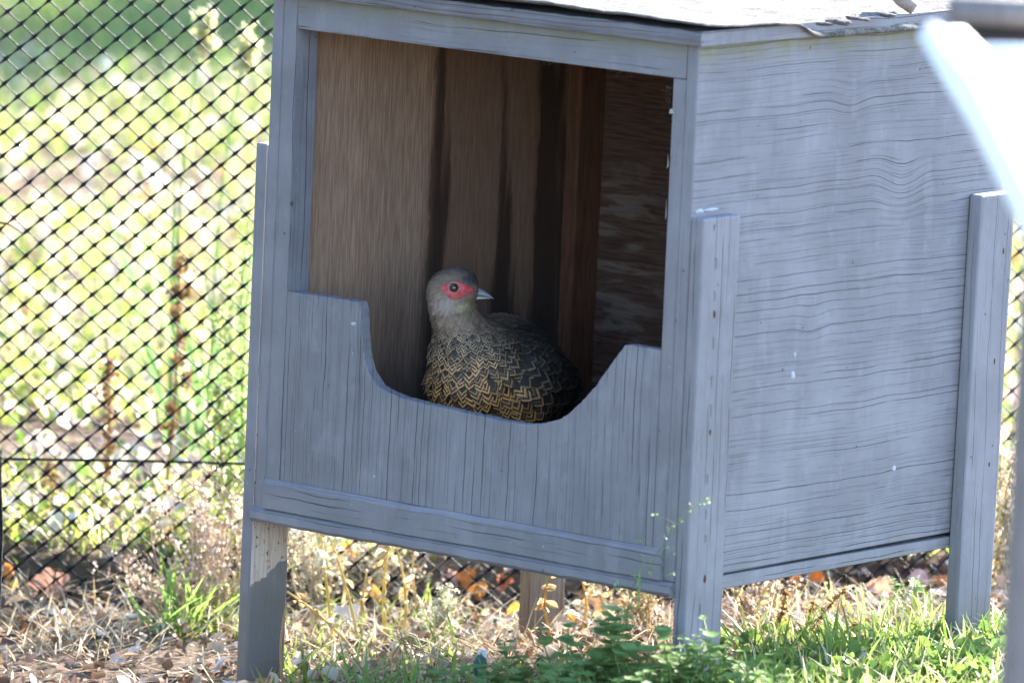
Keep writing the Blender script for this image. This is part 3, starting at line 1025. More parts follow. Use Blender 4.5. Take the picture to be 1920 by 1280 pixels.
fdir = fdir + headw * (-RH)[None] * 0.8                      # on the head they lie back from the beak
fdir = unit(fdir + RNG.normal(0, .15, fdir.shape))
fdir = unit(fdir - n_ * (fdir * n_).sum(1)[:, None])
fsd = unit(np.cross(fdir, n_)) * -1
L = fl[sel] * RNG.uniform(.88, 1.12, len(sel))
wid = L * np.interp(fy, [560, 640], [.75, .86])
sc3 = np.stack([wid, L * 1.25, L * np.interp(fy, [560, 640], [.45, .9])], 1)
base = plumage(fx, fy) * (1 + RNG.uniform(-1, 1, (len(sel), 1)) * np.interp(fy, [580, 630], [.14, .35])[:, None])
tilt = unit(fdir + n_ * (np.interp(fy, [560, 650], [.22, .13]) * RNG.uniform(.3, 1.6, len(sel)))[:, None])
Vf, Qf, Cf = stamp(FV, FQ, p_ + n_ * .0002 - fdir * (L * .35)[:, None], fsd, tilt, n_, sc3, base)
mark = np.clip((fy - 588) / 45, 0, 1)
darkb = np.clip((fx - 900) / 88 + (650 - fy) / 130, 0, 1)
amount = mark * (1 - .80 * darkb) * RNG.uniform(.55, 1.0, len(sel))
warm = np.clip((fy - 640) / 110, 0, 1)
mk = mixc((0.48, 0.34, 0.21), (0.78, 0.33, 0.075), warm)
mk = mixc(mk, (0.34, 0.25, 0.16), darkb) * RNG.uniform(.65, 1.2, (len(sel), 1))
me_f = make_mesh('plumage', Vf, Qf, Cf, smooth=True)
kf = len(FV)
a1 = me_f.attributes.new('fuv', 'FLOAT_VECTOR', 'POINT')
u3 = np.concatenate([np.tile(FU, (len(sel), 1)), np.repeat(amount, kf)[:, None]], 1).astype(np.float32)
a1.data.foreach_set('vector', u3.ravel())
a2 = me_f.color_attributes.new('Mark', 'FLOAT_COLOR', 'POINT')
c4 = np.ones((len(Vf), 4), np.float32); c4[:, :3] = np.repeat(mk, kf, axis=0); c4[:, 3] = np.repeat(RNG.uniform(0, 1, len(sel)), kf)
a2.data.foreach_set('color', c4.ravel())
k = NT('feathers')
su, sv, sa = k.sep(k.attr('fuv', 'Vector'))
base_c = k.attr('Col'); mk_c = k.attr('Mark'); rnd = k.attr('Mark', 'Alpha')
au = k.math('ABSOLUTE', su)
ph_ = k.math('ADD', sv, k.math('MULTIPLY', au, 0.40))              # V lines with the point towards the tip
wob = k.math('MULTIPLY', k.math('SUBTRACT', k.noise(k.obj(), 420.0, 2.0), .5), .16)
ph_ = k.math('ADD', k.math('ADD', ph_, wob), k.math('MULTIPLY', k.math('SUBTRACT', rnd, .5), .12))
band1 = k.smooth(k.math('ABSOLUTE', k.math('SUBTRACT', ph_, 0.96)), .12, .03)
band2 = k.smooth(k.math('ABSOLUTE', k.math('SUBTRACT', ph_, 0.67)), .11, .02)
band2 = k.math('MULTIPLY', band2, k.smooth(sa, .45, .8))
bnd = k.math('MAXIMUM', band1, band2)
rim = k.smooth(au, .92, .80)
bnd = k.math('MULTIPLY', k.math('MULTIPLY', bnd, rim), sa)
dark = k.mix(k.smooth(sa, .2, .9), base_c, k.mix(.55, base_c, (0.012, 0.009, 0.008)))
barb = k.noise(k.comb(k.math('MULTIPLY', su, 3.0), k.math('MULTIPLY', sv, 28.0), k.math('MULTIPLY', rnd, 40.0)), 1.0, 2.0)
col = k.mix(bnd, dark, mk_c)
col = k.mix(k.math('MULTIPLY', barb, .25), col, (0.01, 0.008, 0.007))
M_FEATHER = k.done(col, .62, k.bump(barb, .35, .0006), .3)
bchild('plumage', me_f, M_FEATHER, None, kind='stuff')
# tail, legs and feet (behind the apron)
s_ = Soup()
for i in range(9):
    a = (i - 4) * .05
    d0 = unit(bp(1030, 850, -.22) - bp(1010, 755, -.10)); sd_ = unit(np.cross(d0, [0, 0, 1.]))
    dr = unit(d0 + sd_ * a); b0 = bp(1008, 752, -.10) + sd_ * a * .05
    Ln = .105
    row = []
    for t, w in ((0, .008), (.35, .012), (.75, .012), (.95, .007), (1, .001)):
        row += [b0 + dr * Ln * t - sd_ * w + np.array([0, 0, .0012 * i * (1 if i % 2 else -1)]), b0 + dr * Ln * t + sd_ * w + np.array([0, 0, .0012 * i])]
    s_.add(np.array(row), [(0, 1, 3, 2), (2, 3, 5, 4), (4, 5, 7, 6), (6, 7, 9, 8)], (.05, .03, .018))
bchild('tail', s_.mesh('tail'), attr_mat('tail_feather', 0, .7, .4, .2, 200))
M_SHANK = plain('shank', (.30, .12, .09), .6, .3, .3, 300)
for (lx, ld) in ((-.028, .02), (.032, .012)):
    hip = bp(935, 790, ld) + RH * lx; foot = hip.copy(); foot[2] = .0205
    knee = hip + RH * .004 - H * -.012 + np.array([0, 0, -.03])
    s_ = Soup()
    v, f = tube([hip, knee, foot + np.array([0, 0, .004])], (.008, .0045, .004), 8); s_.add(v, f)
    toe_dir = unit(-H * .7 - RH * .6)
    for a in (-.55, 0, .55, math.pi):
        ca, sa_ = math.cos(a), math.sin(a)
        d = np.array([toe_dir[0] * ca - toe_dir[1] * sa_, toe_dir[0] * sa_ + toe_dir[1] * ca, 0])
        Lt = .034 if abs(a) < 1 else .014
        v, f = tube([foot + np.array([0, 0, .003]), foot + d * Lt * .5 + np.array([0, 0, .003]), foot + d * Lt * .85, foot + d * Lt + np.array([0, 0, -.002])], (.0036, .003, .0026, .0008), 6); s_.add(v, f)
    bchild('leg', s_.mesh('leg', True), M_SHANK)

# ------------------------------------------------------------------ the blurred shelter close to the viewer on the right
DS = -1.9
sh_base = at(1985, 1280, DS); sh_base[2] = float(gz(sh_base[0], sh_base[1]))
shelter = thing('feeder_shelter', 'white topped feeder shelter on a timber post, out of focus at the right edge', 'feeder', tuple(sh_base))
SI = Matrix.Translation(-Vector(shelter.location))


def schild(name, me, mat, par=None):
    o = add(name, me, mat, par or shelter)
    if par is None: o.matrix_parent_inverse = SI
    return o


LN = unit(.60 * RH + np.array([0, 0, .76]) - .27 * H)
A0 = at(1737, 28, DS)
outl = [(1744, 32), (1774, 50), (1805, 46), (1862, 104), (2080, 104), (2080, 720), (2022, 560), (1932, 382), (1842, 203)]
tp = [on_plane(u, v, A0, LN) for u, v in outl]
bt = [p - LN * .019 for p in tp]
n = len(tp)
M_WHITE = plain('white_gloss_paint', (.66, .65, .68), .35, .5, .1, 20, .04)
fcs = [tuple(range(n)), tuple(range(n, 2 * n))[::-1]] + [(i, n + i, n + (i + 1) % n, (i + 1) % n) for i in range(n)]
lid_me = make_mesh('lid', np.array(tp + bt), fcs)
bm = bmesh.new(); bm.from_mesh(lid_me); bmesh.ops.recalc_face_normals(bm, faces=bm.faces)
bmesh.ops.bevel(bm, geom=list(bm.edges), offset=.003, segments=2, affect='EDGES'); bm.to_mesh(lid_me); bm.free()
schild('lid', lid_me, M_WHITE)


def px_board(name, quad, depth, thick, mat, par=None):
    fr = [at(u, v, depth) for u, v in quad]; bk_ = [p + H * thick for p in fr]
    me = make_mesh(name, np.array(fr + bk_), [(0, 1, 2, 3), (7, 6, 5, 4), (0, 4, 5, 1), (1, 5, 6, 2), (2, 6, 7, 3), (3, 7, 4, 0)])
    bm = bmesh.new(); bm.from_mesh(me); bmesh.ops.recalc_face_normals(bm, faces=bm.faces)
    bmesh.ops.bevel(bm, geom=list(bm.edges), offset=.002, segments=2, affect='EDGES'); bm.to_mesh(me); bm.free()
    return schild(name, me, mat, par)


M_TIMBER = rough_wood('grey_timber', 'z', (.12, .102, .098), (.18, .155, .15))
px_board('top_rail', [(1782, 2), (2080, 14), (2080, 60), (1783, 46)], DS + .24, .045, M_TIMBER)
px_board('rail_shade_panel', [(1796, 50), (2080, 62), (2080, 94), (1796, 82)], DS + .262, .03, plain('rail_shade_dark', (.035, .032, .034), .8, .2))  # dark panel standing in for the shade under the top rail
px_board('back_board', [(1805, 83), (2080, 88), (2080, 140), (1805, 136)], DS + .15, .012, M_WHITE)
# post, upright in the place
pz = [sh_base[2] - .1, 0.72]
pl_ = at(1889, 1280, DS); pw = .09
bm = bmesh.new()
vsn = []
for z in pz:
    for (a, b) in ((0, 0), (pw, 0), (pw, pw), (0, pw)):
        vsn.append(bm.verts.new(pl_ * np.array([1, 1, 0]) + RH * a + H * b + np.array([0, 0, z])))
for q in ((0, 1, 5, 4), (1, 2, 6, 5), (2, 3, 7, 6), (3, 0, 4, 7), (3, 2, 1, 0), (4, 5, 6, 7)):
    bm.faces.new([vsn[i] for i in q])
bmesh.ops.bevel(bm, geom=list(bm.edges), offset=.003, segments=2, affect='EDGES')
schild('post', bm_mesh('post', bm), M_TIMBER)
# ------------------------------------------------------------------ ground cover
def scatter(n, lat0, lat1, dep0, dep1, power=1.0):
    lat = RNG.uniform(lat0, lat1, n); t = RNG.uniform(0, 1, n) ** power
    dep = dep0 + (dep1 - dep0) * t
    X = lat * RH[0] + dep * H[0]; Y = lat * RH[1] + dep * H[1]
    return np.stack([X, Y, gz(X, Y)], 1), lat, dep


def pal(n, cols, weights, jit=.18):
    idx = RNG.choice(len(cols), n, p=np.array(weights) / sum(weights))
    c = np.array(cols)[idx]
    return np.clip(c * RNG.uniform(1 - jit, 1 + jit, (n, 1)) * RNG.uniform(.94, 1.06, (n, 3)), 0, .9)


# leaf template: along y, folded and curled, 12 quads
LV = []; lw_ = [.05, .34, .5, .42, .04]
for j in range(5):
    t = j / 4
    for s in (-1, 0, 1):
        LV.append((s * lw_[j], t, .16 * abs(s) * lw_[j] / .5 + .22 * (t - .5) ** 2))
LV = np.array(LV)
LQ = np.array([(j * 3 + i, j * 3 + i + 1, (j + 1) * 3 + i + 1, (j + 1) * 3 + i) for j in range(4) for i in range(2)])


def rand_frames(n, up=1.0):
    nz_ = unit(RNG.normal(0, 1, (n, 3)) * (1 - .55 * up) + np.array([0, 0, 1.]) * up)
    a = unit(np.cross(nz_, RNG.normal(0, 1, (n, 3)))); b = np.cross(nz_, a)
    return a, b, nz_


# lawn beyond the fence
N = 52000
p, lat, dep = scatter(N, -1.9, 1.4, 1.10, 9.5, 1.25)
vis = snoise(p[:, 0], p[:, 1], 0, 3.2) + .6 * snoise(p[:, 0], p[:, 1], 3, 9.0) > -.55 - .25 * np.clip((dep - 4.5) / 2, 0, 4)
p, lat, dep = p[vis], lat[vis], dep[vis]
lush = np.clip((dep - 4.2) / 2.0, 0, 1)
col = pal(len(p), [(.27, .30, .06), (.36, .36, .11), (.16, .24, .045), (.55, .48, .30), (.46, .38, .25)], [4, 4, 2, 3, 1])
col = mixc(col, (.10, .17, .045), lush * .75)
h = RNG.uniform(.025, .075, len(p)) * (1 + .6 * lush)
V, Q, C = blades(p, h, RNG.uniform(.003, .0065, len(p)), col, .5, .5)
add('lawn_grass', make_mesh('lawn_grass', V, Q, C), M_GRASS, None, kind='stuff', label='sunlit yellow green lawn beyond the netting', category='grass')
# broad low leaves of clover and weeds in the lawn
N = 9000
p, lat, dep = scatter(N, -1.9, 1.4, 1.12, 7.5, 1.3)
a, b, nz_ = rand_frames(N, .7)
col = pal(N, [(.22, .30, .06), (.13, .22, .04), (.34, .36, .12)], [3, 2, 1])
V, Q, C = stamp(LV, LQ, p + np.array([0, 0, 1.]) * RNG.uniform(.005, .05, (N, 1)), a, b, nz_, RNG.uniform(.008, .021, N), col)
add('low_weeds', make_mesh('low_weeds', V, Q, C), M_LEAF, None, kind='stuff', label='low broad leaved weeds among the lawn grass', category='weeds')
# dead leaves on the lawn
N = 5200
p, lat, dep = scatter(N, -1.9, 1.4, 1.10, 6.0, 1.35)
a, b, nz_ = rand_frames(N, .75)
col = pal(N, [(.54, .42, .34), (.44, .32, .24), (.64, .56, .48), (.52, .32, .12)], [4, 2, 4, .5])
V, Q, C = stamp(LV, LQ, p + np.array([0, 0, 1.]) * RNG.uniform(.008, .05, (N, 1)), a, b, nz_, RNG.uniform(.014, .034, N), col)
add('lawn_litter', make_mesh('lawn_litter', V, Q, C), M_DEADLEAF, None, kind='stuff', label='dead leaves strewn over the lawn beyond the netting', category='dead leaves')
# litter of bark, straw and leaf crumbs round and under the box
N = 19000
p, lat, dep = scatter(N, -1.15, .95, -.75, 1.09)
keep = ~((lat < -.52) & (dep > .45) & (RNG.uniform(0, 1, N) < .55))
p = p[keep]; N = len(p)
a, b, nz_ = rand_frames(N, .8)
col = pal(N, [(.46, .36, .28), (.28, .18, .12), (.58, .50, .43), (.15, .085, .055), (.36, .22, .13)], [3, 4, 3, 3, 3])
sz = RNG.uniform(.004, .015, N) * RNG.choice([1, 1, 1, 1.7], N)
sc3 = np.stack([sz * RNG.uniform(.35, 1.0, N), sz, sz], 1)
V, Q, C = stamp(LV, LQ, p + np.array([0, 0, 1.]) * RNG.uniform(0, .012, (N, 1)), a, b, nz_, sc3, col)
add('leaf_litter', make_mesh('leaf_litter', V, Q, C), M_LITTER, None, kind='stuff', label='pale crumbs of dead leaf and bark under the box', category='litter')
N = 3000
p, lat, dep = scatter(N, -1.1, .9, -.7, 1.08)
keep = ~((lat < -.52) & (dep > .45) & (RNG.uniform(0, 1, N) < .5))
p = p[keep]; N = len(p)
th = RNG.uniform(0, 6.28, N); d = np.stack([np.cos(th), np.sin(th), RNG.normal(.1, .2, N)], 1); d = unit(d)
sd_ = unit(np.cross(d, np.array([0, 0, 1.])))
SV = np.array([(-.5, 0, 0), (.5, 0, 0), (-.5, 1, .1), (.5, 1, .1)]); SQ = np.array([(0, 1, 3, 2)])
col = pal(N, [(.50, .40, .27), (.40, .30, .19), (.30, .19, .11)], [3, 2, 2])
Ls = RNG.uniform(.02, .07, N)
V, Q, C = stamp(SV, SQ, p + np.array([0, 0, .005]), sd_, d, np.cross(sd_, d), np.stack([RNG.uniform(.0008, .0019, N), Ls, Ls], 1), col)
add('straw', make_mesh('straw', V, Q, C), M_LITTER, None, kind='stuff', label='loose straws and dry stalks strewn on the soil', category='straw')


def px_region(n, u0, u1, v0, v1):
    return np.array([ground_px(random.uniform(u0, u1), random.uniform(v0, v1)) for _ in range(n)])


# grass in the sun by the right legs
p = np.concatenate([px_region(1700, 1390, 1930, 1215, 1400), px_region(260, 1600, 1920, 1175, 1250), px_region(60, 1400, 1800, 1140, 1200)])
col = pal(len(p), [(.21, .27, .07), (.15, .22, .05), (.30, .33, .13), (.55, .49, .33)], [4, 3, 3, 2])
V, Q, C = blades(p, RNG.uniform(.025, .06, len(p)), RNG.uniform(.0022, .0048, len(p)), col, .35, .5)
add('verge_grass', make_mesh('verge_grass', V, Q, C), M_GRASS, None, kind='stuff', label='short sunlit grass at the foot of the right legs', category='grass')
# sparse short grass elsewhere round the box
p = np.concatenate([px_region(330, 300, 480, 1085, 1200), px_region(160, 540, 900, 1150, 1290), px_region(260, 0, 330, 1035, 1100), px_region(800, 1000, 1420, 1290, 1420), px_region(300, 500, 1000, 1290, 1400)])
col = pal(len(p), [(.15, .23, .04), (.22, .27, .06), (.45, .38, .2)], [3, 3, 1])
V, Q, C = blades(p, RNG.uniform(.02, .06, len(p)), RNG.uniform(.002, .0045, len(p)), col, .4, .5)
add('sparse_grass', make_mesh('sparse_grass', V, Q, C), M_GRASS, None, kind='stuff', label='thin scattered grass on the bare soil round the box', category='grass')
p = np.concatenate([px_region(900, 540, 1280, 1150, 1300), px_region(350, 290, 470, 1080, 1200), px_region(420, 1370, 1780, 1135, 1230), px_region(260, 0, 300, 1080, 1250)])
col = pal(len(p), [(.56, .46, .30), (.64, .56, .42), (.42, .30, .17)], [3, 3, 2])
V, Q, C = blades(p, RNG.uniform(.015, .05, len(p)), RNG.uniform(.0012, .003, len(p)), col, 1.1, .8)
add('dead_grass', make_mesh('dead_grass', V, Q, C), M_DRY, None, kind='stuff', label='matted straw coloured dead grass round the box', category='dead grass')
p = px_region(1700, 1330, 1930, 1225, 1400)
a, b, nz_ = rand_frames(len(p), .6)
col = pal(len(p), [(.15, .24, .05), (.22, .30, .08), (.10, .18, .04)], [3, 2, 2])
V, Q, C = stamp(LV, LQ, p + np.array([0, 0, 1.]) * RNG.uniform(.003, .035, (len(p), 1)), a, b, nz_, RNG.uniform(.006, .016, len(p)), col)
add('chickweed', make_mesh('chickweed', V, Q, C), M_LEAF, None, kind='stuff', label='mat of small leaved chickweed in the grass at right', category='weeds')

# ------------------------------------------------------------------ single plants
def bez(p0, p1, bow, n=7):
    t = np.linspace(0, 1, n)[:, None]
    return p0 + (p1 - p0) * t + np.asarray(bow)[None] * (4 * t * (1 - t))


def root_at(u, v, dep):
    p = at(u, v, dep); p = p.copy(); p[2] = float(gz(p[0], p[1])) - .004
    return p


def plant(name, label, cat, root, group=None):
    o = thing(name, label, cat, tuple(root), group)
    inv = Matrix.Translation(-Vector(o.location))

    def part(nm, me, mat):
        c = add(nm, me, mat, o); c.matrix_parent_inverse = inv
        if nm in ('seed_head', 'tendril', 'petal_tip') or (nm == 'leaf' and len(me.polygons) > 60): c['kind'] = 'stuff'
        return c
    return part


def crumbs(S, pts, n, spread, size, cols, w):
    """clusters of small seeds or curled bits along a line"""
    pts = np.asarray(pts)
    t = RNG.uniform(0, len(pts) - 1.001, n); i = t.astype(int); f = (t - i)[:, None]
    p = pts[i] * (1 - f) + pts[i + 1] * f + RNG.normal(0, 1, (n, 3)) * spread
    a, b, c = rand_frames(n, .0)
    V, Q, C = stamp(LV, LQ, p, a, b, c, RNG.uniform(.6, 1.3, n) * size, pal(n, cols, w))
    S.add(V, Q, C)


_leaf_cache = {}


def single_leaves(part, nm, frames, cols, mat):
    """each leaf an object of its own; alike leaves share mesh data"""
    for (p, ex, ey, ez, sz) in frames:
        key = (nm, tuple(random.choice(cols)), random.randint(0, 2), mat.name)
        if key not in _leaf_cache:
            vv = LV.copy(); vv[:, 2] += .10 * key[2] * np.sin(vv[:, 1] * 3 + key[2]); vv[:, 0] *= (.95, .8, 1.08)[key[2]]
            _leaf_cache[key] = make_mesh(nm, vv, LQ, np.tile(np.array(key[1]) * (.85 + .15 * key[2]), (len(vv), 1)), smooth=True)
        o = part(nm, _leaf_cache[key], mat)
        mm = Matrix.Identity(4)
        for i in range(3):
            mm[i][0], mm[i][1], mm[i][2], mm[i][3] = ex[i] * sz, ey[i] * sz, ez[i] * sz, p[i]
        o.matrix_basis = mm


def single_blades(part, nm, V, Q, C, mat):
    for i in range(len(V) // 8):
        part(nm, make_mesh(nm, V[i * 8:i * 8 + 8], Q[:3], C[i * 8:i * 8 + 8]), mat)


BROWN = [(.20, .11, .05), (.30, .18, .08), (.13, .07, .035)]
# brown dock seed stalks behind the netting
for (u0, v0, u1, v1, dep, n, lab) in ((306, 860, 335, 425, 1.32, 560, 'tall brown dock seed stalk nearest the box, behind the netting'),
                                    (186, 950, 199, 630, 1.30, 280, 'middle sized brown dock seed stalk behind the netting at left'),
                                    (402, 930, 404, 712, 1.22, 150, 'short brown dock seed stalk just left of the box'),
                                    (92, 980, 84, 850, 1.25, 110, 'small brown seed stalk low behind the netting at far left')):
    r = root_at(u0, v0, dep); tip = at(u1, v1, dep)
    line = bez(r, tip, RH * .008, 14)
    part = plant('dock_stalk', lab, 'seed stalk', r, 'dock seed stalks')
    v, f = tube(line, np.linspace(.0026, .0011, 14), 5)
    part('stem', make_mesh('stem', v, f, np.tile((.34, .24, .13), (len(v), 1)), smooth=True), M_DRY)
    S = Soup()
    for q in range(9):
        i0 = int(13 * (.36 + .62 * q / 9)); c = line[min(i0, 13)]
        crumbs(S, [c, c + RNG.normal(0, .006, 3) + np.array([0, 0, .014])], n // 9, .0045, .0058, BROWN, [2, 2, 1])
    part('seed_head', S.mesh('seed_head'), M_DRY)
# tall grasses with pale seed heads, behind the netting by the box
for (u0, v0, u1, v1, dep, lab) in ((345, 640, 383, 45, 1.75, 'tall pale green grass stem with tufted seed head, left one'), (410, 640, 462, 80, 1.75, 'tall pale green grass stem with tufted seed head, right one beside the box')):
    r = root_at(u0, v0 + 150, dep); tip = at(u1, v1, dep)
    line = bez(r, tip, -RH * .02, 14)
    part = plant('tall_grass', lab, 'grass', r, 'tall seeding grasses')
    v, f = tube(line, np.linspace(.0026, .0012, 14), 5)
    part('stem', make_mesh('stem', v, f, np.tile((.24, .36, .12), (len(v), 1)), smooth=True), M_GRASS)
    S = Soup()
    crumbs(S, [tip - np.array([0, 0, .035]), tip + np.array([0, 0, .012])], 130, .006, .011, [(.50, .50, .24), (.58, .54, .34)], [1, 1])
    part('seed_head', S.mesh('seed_head'), M_DRY)
    bl = np.tile(r[None], (7, 1)) + RNG.normal(0, .012, (7, 3)) * np.array([1, 1, 0])
    V, Q, C = blades(bl, RNG.uniform(.22, .42, 7), np.full(7, .011), pal(7, [(.16, .28, .08), (.20, .34, .12)], [1, 1]), .25, .25)
    single_blades(part, 'leaf', V, Q, C, M_GRASS)
# fine green weeds climbing against the netting next to the box
for q, (u, v1, dep, lab) in enumerate(((478, 300, 1.22, 'wispy green weed against the box edge, the taller one'), (440, 480, 1.2, 'wispy green weed left of the box, the shorter one'))):
    r = root_at(u - 10, 930, dep)
    part = plant('wispy_weed', lab, 'weed', r, 'wispy green weeds')
    S = Soup(); S2 = Soup()
    for s in range(9):
        tip = at(u + random.uniform(-45, 30), v1 + random.uniform(0, 320), dep + random.uniform(-.04, .08))
        line = bez(r, tip, RNG.normal(0, .015, 3), 9)
        vv, ff = tube(line, np.linspace(.0014, .0005, 9), 4); S.add(vv, ff, (.25, .34, .10))
        crumbs(S2, line[4:], 60, .009, .0055, [(.30, .38, .12), (.42, .44, .2), (.22, .30, .08)], [2, 2, 1])
    part('stem', S.mesh('stem'), M_GRASS); part('leaf', S2.mesh('leaf'), M_LEAF)


# dry branching weeds: pale tan, finely divided
def dry_bush(label, u, v, dep, hgt, wid, n, cols, seed):
    random.seed(seed)
    r = root_at(u, v, dep)
    part = plant('dry_weed', label, 'dry weed', r, 'dry branching weeds')
    S = Soup(); S2 = Soup()
    for s in range(n):
        tip = r + RH * random.gauss(0, wid) + H * random.gauss(0, wid * .6) + np.array([0, 0, hgt * random.uniform(.55, 1.05)])
        line = bez(r + RNG.normal(0, .008, 3) * np.array([1, 1, 0]), tip, RNG.normal(0, hgt * .06, 3), 9)
        vv, ff = tube(line, np.linspace(.0013, .0005, 9), 4, False); S.add(vv, ff, np.array(cols[0]) * random.uniform(.7, 1.1))
        for b in range(8):
            i = random.randint(3, 8); p0_ = line[i]
            tp_ = p0_ + (unit(RNG.normal(0, 1, 3)) * .7 + np.array([0, 0, .7])) * hgt * random.uniform(.08, .2)
            l2 = bez(p0_, tp_, RNG.normal(0, .004, 3), 4)
            vv, ff = tube(l2, (.0006, .0005, .0004, .0003), 3, False); S.add(vv, ff, np.array(cols[0]) * random.uniform(.7, 1.15))
            crumbs(S2, l2[1:], 4, .0030, .0040, cols, [2, 2, 1][:len(cols)])
    part('stem', S.mesh('stem'), M_DRY); part('seed_head', S2.mesh('seed_head'), M_DRY)


TAN = [(.56, .43, .33), (.68, .58, .48), (.42, .29, .19)]
dry_bush('dry tan branching weed in front of the netting, left of the box leg', 395, 1160, .86, .165, .055, 22, TAN, 3)
dry_bush('low dry tan weed spreading at the netting foot, leftmost of the dry weeds', 318, 1175, .9, .085, .035, 14, TAN, 5)
dry_bush('dry tan weed tangled close against the left leg', 440, 1150, .93, .165, .03, 16, TAN, 8)
dry_bush('pale crumpled dry weed under the middle of the box', 825, 1190, .75, .06, .022, 16, [(.58, .56, .42), (.66, .62, .5), (.4, .42, .22)], 9)
dry_bush('dry pale weed under the box beside the left leg', 590, 1190, .95, .13, .03, 16, [(.60, .54, .38), (.66, .6, .5), (.46, .34, .2)], 12)
dry_bush('bushy dry weed at the netting under the box centre', 700, 1150, 1.02, .10, .06, 22, [(.56, .50, .33), (.64, .56, .46), (.42, .28, .16)], 14)
dry_bush('dry straw coloured weed behind the front right leg', 1215, 1170, .7, .07, .03, 14, [(.55, .44, .25), (.62, .5, .36), (.42, .26, .14)], 15)
dry_bush('dry brown weed in the gap left of the rear right leg', 1430, 1165, .75, .06, .05, 14, [(.45, .33, .22), (.6, .48, .36), (.3, .19, .11)], 16)
# straw yellow stalks standing under the box, each a plant of its own
for q, (u0, v0, u1, v1, dep, cc_, lab) in enumerate((
        (627, 1227, 600, 985, .62, (.55, .44, .17), 'straw yellow stalk under the box, nearest the left leg'),
        (674, 1198, 610, 985, .7, (.58, .48, .2), 'long leaning straw yellow stalk under the box'),
        (727, 1198, 731, 1010, .68, (.60, .48, .16), 'thickest upright yellow stalk under the box'),
        (757, 1168, 741, 1020, .8, (.55, .45, .2), 'thin yellow stalk right of the thick one under the box'),
        (679, 1188, 688, 1070, .75, (.50, .40, .18), 'short yellow stalk among the long ones under the box'),
        (673, 1226, 538, 1108, .6, (.56, .46, .2), 'yellow stalk fallen aslant towards the left leg'),
        (540, 1268, 538, 1130, .3, (.45, .26, .14), 'reddish stalk standing right beside the left leg'),
        (796, 1150, 776, 1030, .9, (.5, .40, .2), 'curved dry stalk with hanging leaf under the box centre'),
        (1047, 1186, 1030, 1078, .62, (.50, .33, .12), 'drooping brown stalk in front of the rear left leg'),
        (1083, 1170, 1090, 1085, .8, (.6, .42, .15), 'yellow stalk right of the rear left leg'),
        (1118, 1165, 1105, 1090, .85, (.55, .4, .2), 'slender straw stalk between the rear left leg and the front right leg'),
        (1400, 1185, 1372, 1105, .55, (.55, .44, .25), 'dry stalk leaning beside the front right leg'),
        (1425, 1180, 1445, 1090, .6, (.6, .5, .3), 'straw stalk crossing another right of the front right leg'))):
    r = root_at(u0, v0, dep); base_px = at(u0, v0, dep)
    tip = at(u1, v1, dep)
    line = bez(r, tip, RH * random.gauss(0, .006), 10)
    part = plant('dry_stalk', lab, 'stalk', r, 'dry stalks under the box')
    v, f = tube(line, np.linspace(.0034 if q == 2 else .0022, .0012, 10), 6)
    part('stem', make_mesh('stem', v, f, np.tile(cc_, (len(v), 1)), smooth=True), M_DRY)
    fr_ = []
    for _ in range(0 if q == 6 else 9):
        a, b, c = rand_frames(1, .0)
        fr_.append((line[random.randint(4, 9)], a[0] * .55, unit(b[0] + np.array([0, 0, -.5])), c[0] * 1.8, .014 * random.uniform(.6, 1.3)))
    single_leaves(part, 'withered_leaf', fr_, [(.58, .46, .24), (.5, .33, .15), (.62, .56, .4)], M_DEADLEAF)


# green leafy weeds in the shade in front of the box
def leafy(label, u, v, dep, hgt, stems, size, cols, spread=.025, name='leafy_weed', grp='green weeds in front of the box'):
    r = root_at(u, v, dep)
    part = plant(name, label, 'weed', r, grp)
    S = Soup(); frames = []
    for s in range(stems):
        tip = r + RH * random.gauss(0, spread) + H * random.gauss(0, spread) + np.array([0, 0, hgt * random.uniform(.6, 1.0)])
        line = bez(r, tip, RNG.normal(0, hgt * .08, 3), 9)
        vv, ff = tube(line, np.linspace(.0016, .0008, 9), 5); S.add(vv, ff, (.17, .26, .09))
        for i in range(2, 9):
            d0 = RNG.uniform(0, 6.28)
            for kk in (0, 1):
                th = d0 + kk * math.pi
                dl = unit(np.array([math.cos(th), math.sin(th), random.uniform(.05, .6)]))
                sdv = unit(np.cross(dl, [0, 0, 1.])); nn = np.cross(sdv, dl)
                sz = size * random.uniform(.65, 1.15) * (1 if i < 8 else .7)
                frames.append((line[i], sdv, dl, nn, sz))
    part('stem', S.mesh('stem'), M_LEAF)
    single_leaves(part, 'leaf', frames, cols, M_LEAF)


GR = [(.16, .26, .085), (.21, .31, .105), (.13, .22, .07)]
leafy('tallest green weed with oval leaves in front of the box floor', 1155, 1330, -.10, .13, 5, .028, GR, .016)
leafy('low green weed left of the tallest oval leaved weed', 1075, 1345, -.10, .095, 9, .019, GR, .04)
leafy('sprawling green weed at the lower middle edge', 985, 1340, -.05, .08, 10, .018, GR, .045)
leafy('small green weed at the lower edge near the blue bud', 905, 1335, -.05, .06, 7, .017, GR, .03)
leafy('dense green weed left of the front right leg', 1225, 1350, -.14, .105, 11, .018, GR, .034)
leafy('dense green weed covering the foot of the front right leg', 1300, 1350, -.14, .12, 11, .0165, GR, .034)
leafy('green weed right of the front right leg foot', 1375, 1345, -.12, .10, 11, .016, [(.12, .22, .06), (.16, .26, .07)], .03)
leafy('low green weed in the lower edge under the leafy clumps', 1160, 1365, -.2, .08, 12, .017, GR, .055)
leafy('green weed with narrow leaves at the lower right of the leg', 1450, 1345, -.1, .065, 8, .013, [(.14, .23, .05), (.2, .29, .08)], .035)
leafy('small leafy weed in the sun left of the rear right leg', 1715, 1190, .7, .06, 3, .012, [(.2, .3, .1), (.26, .34, .16)], .02)


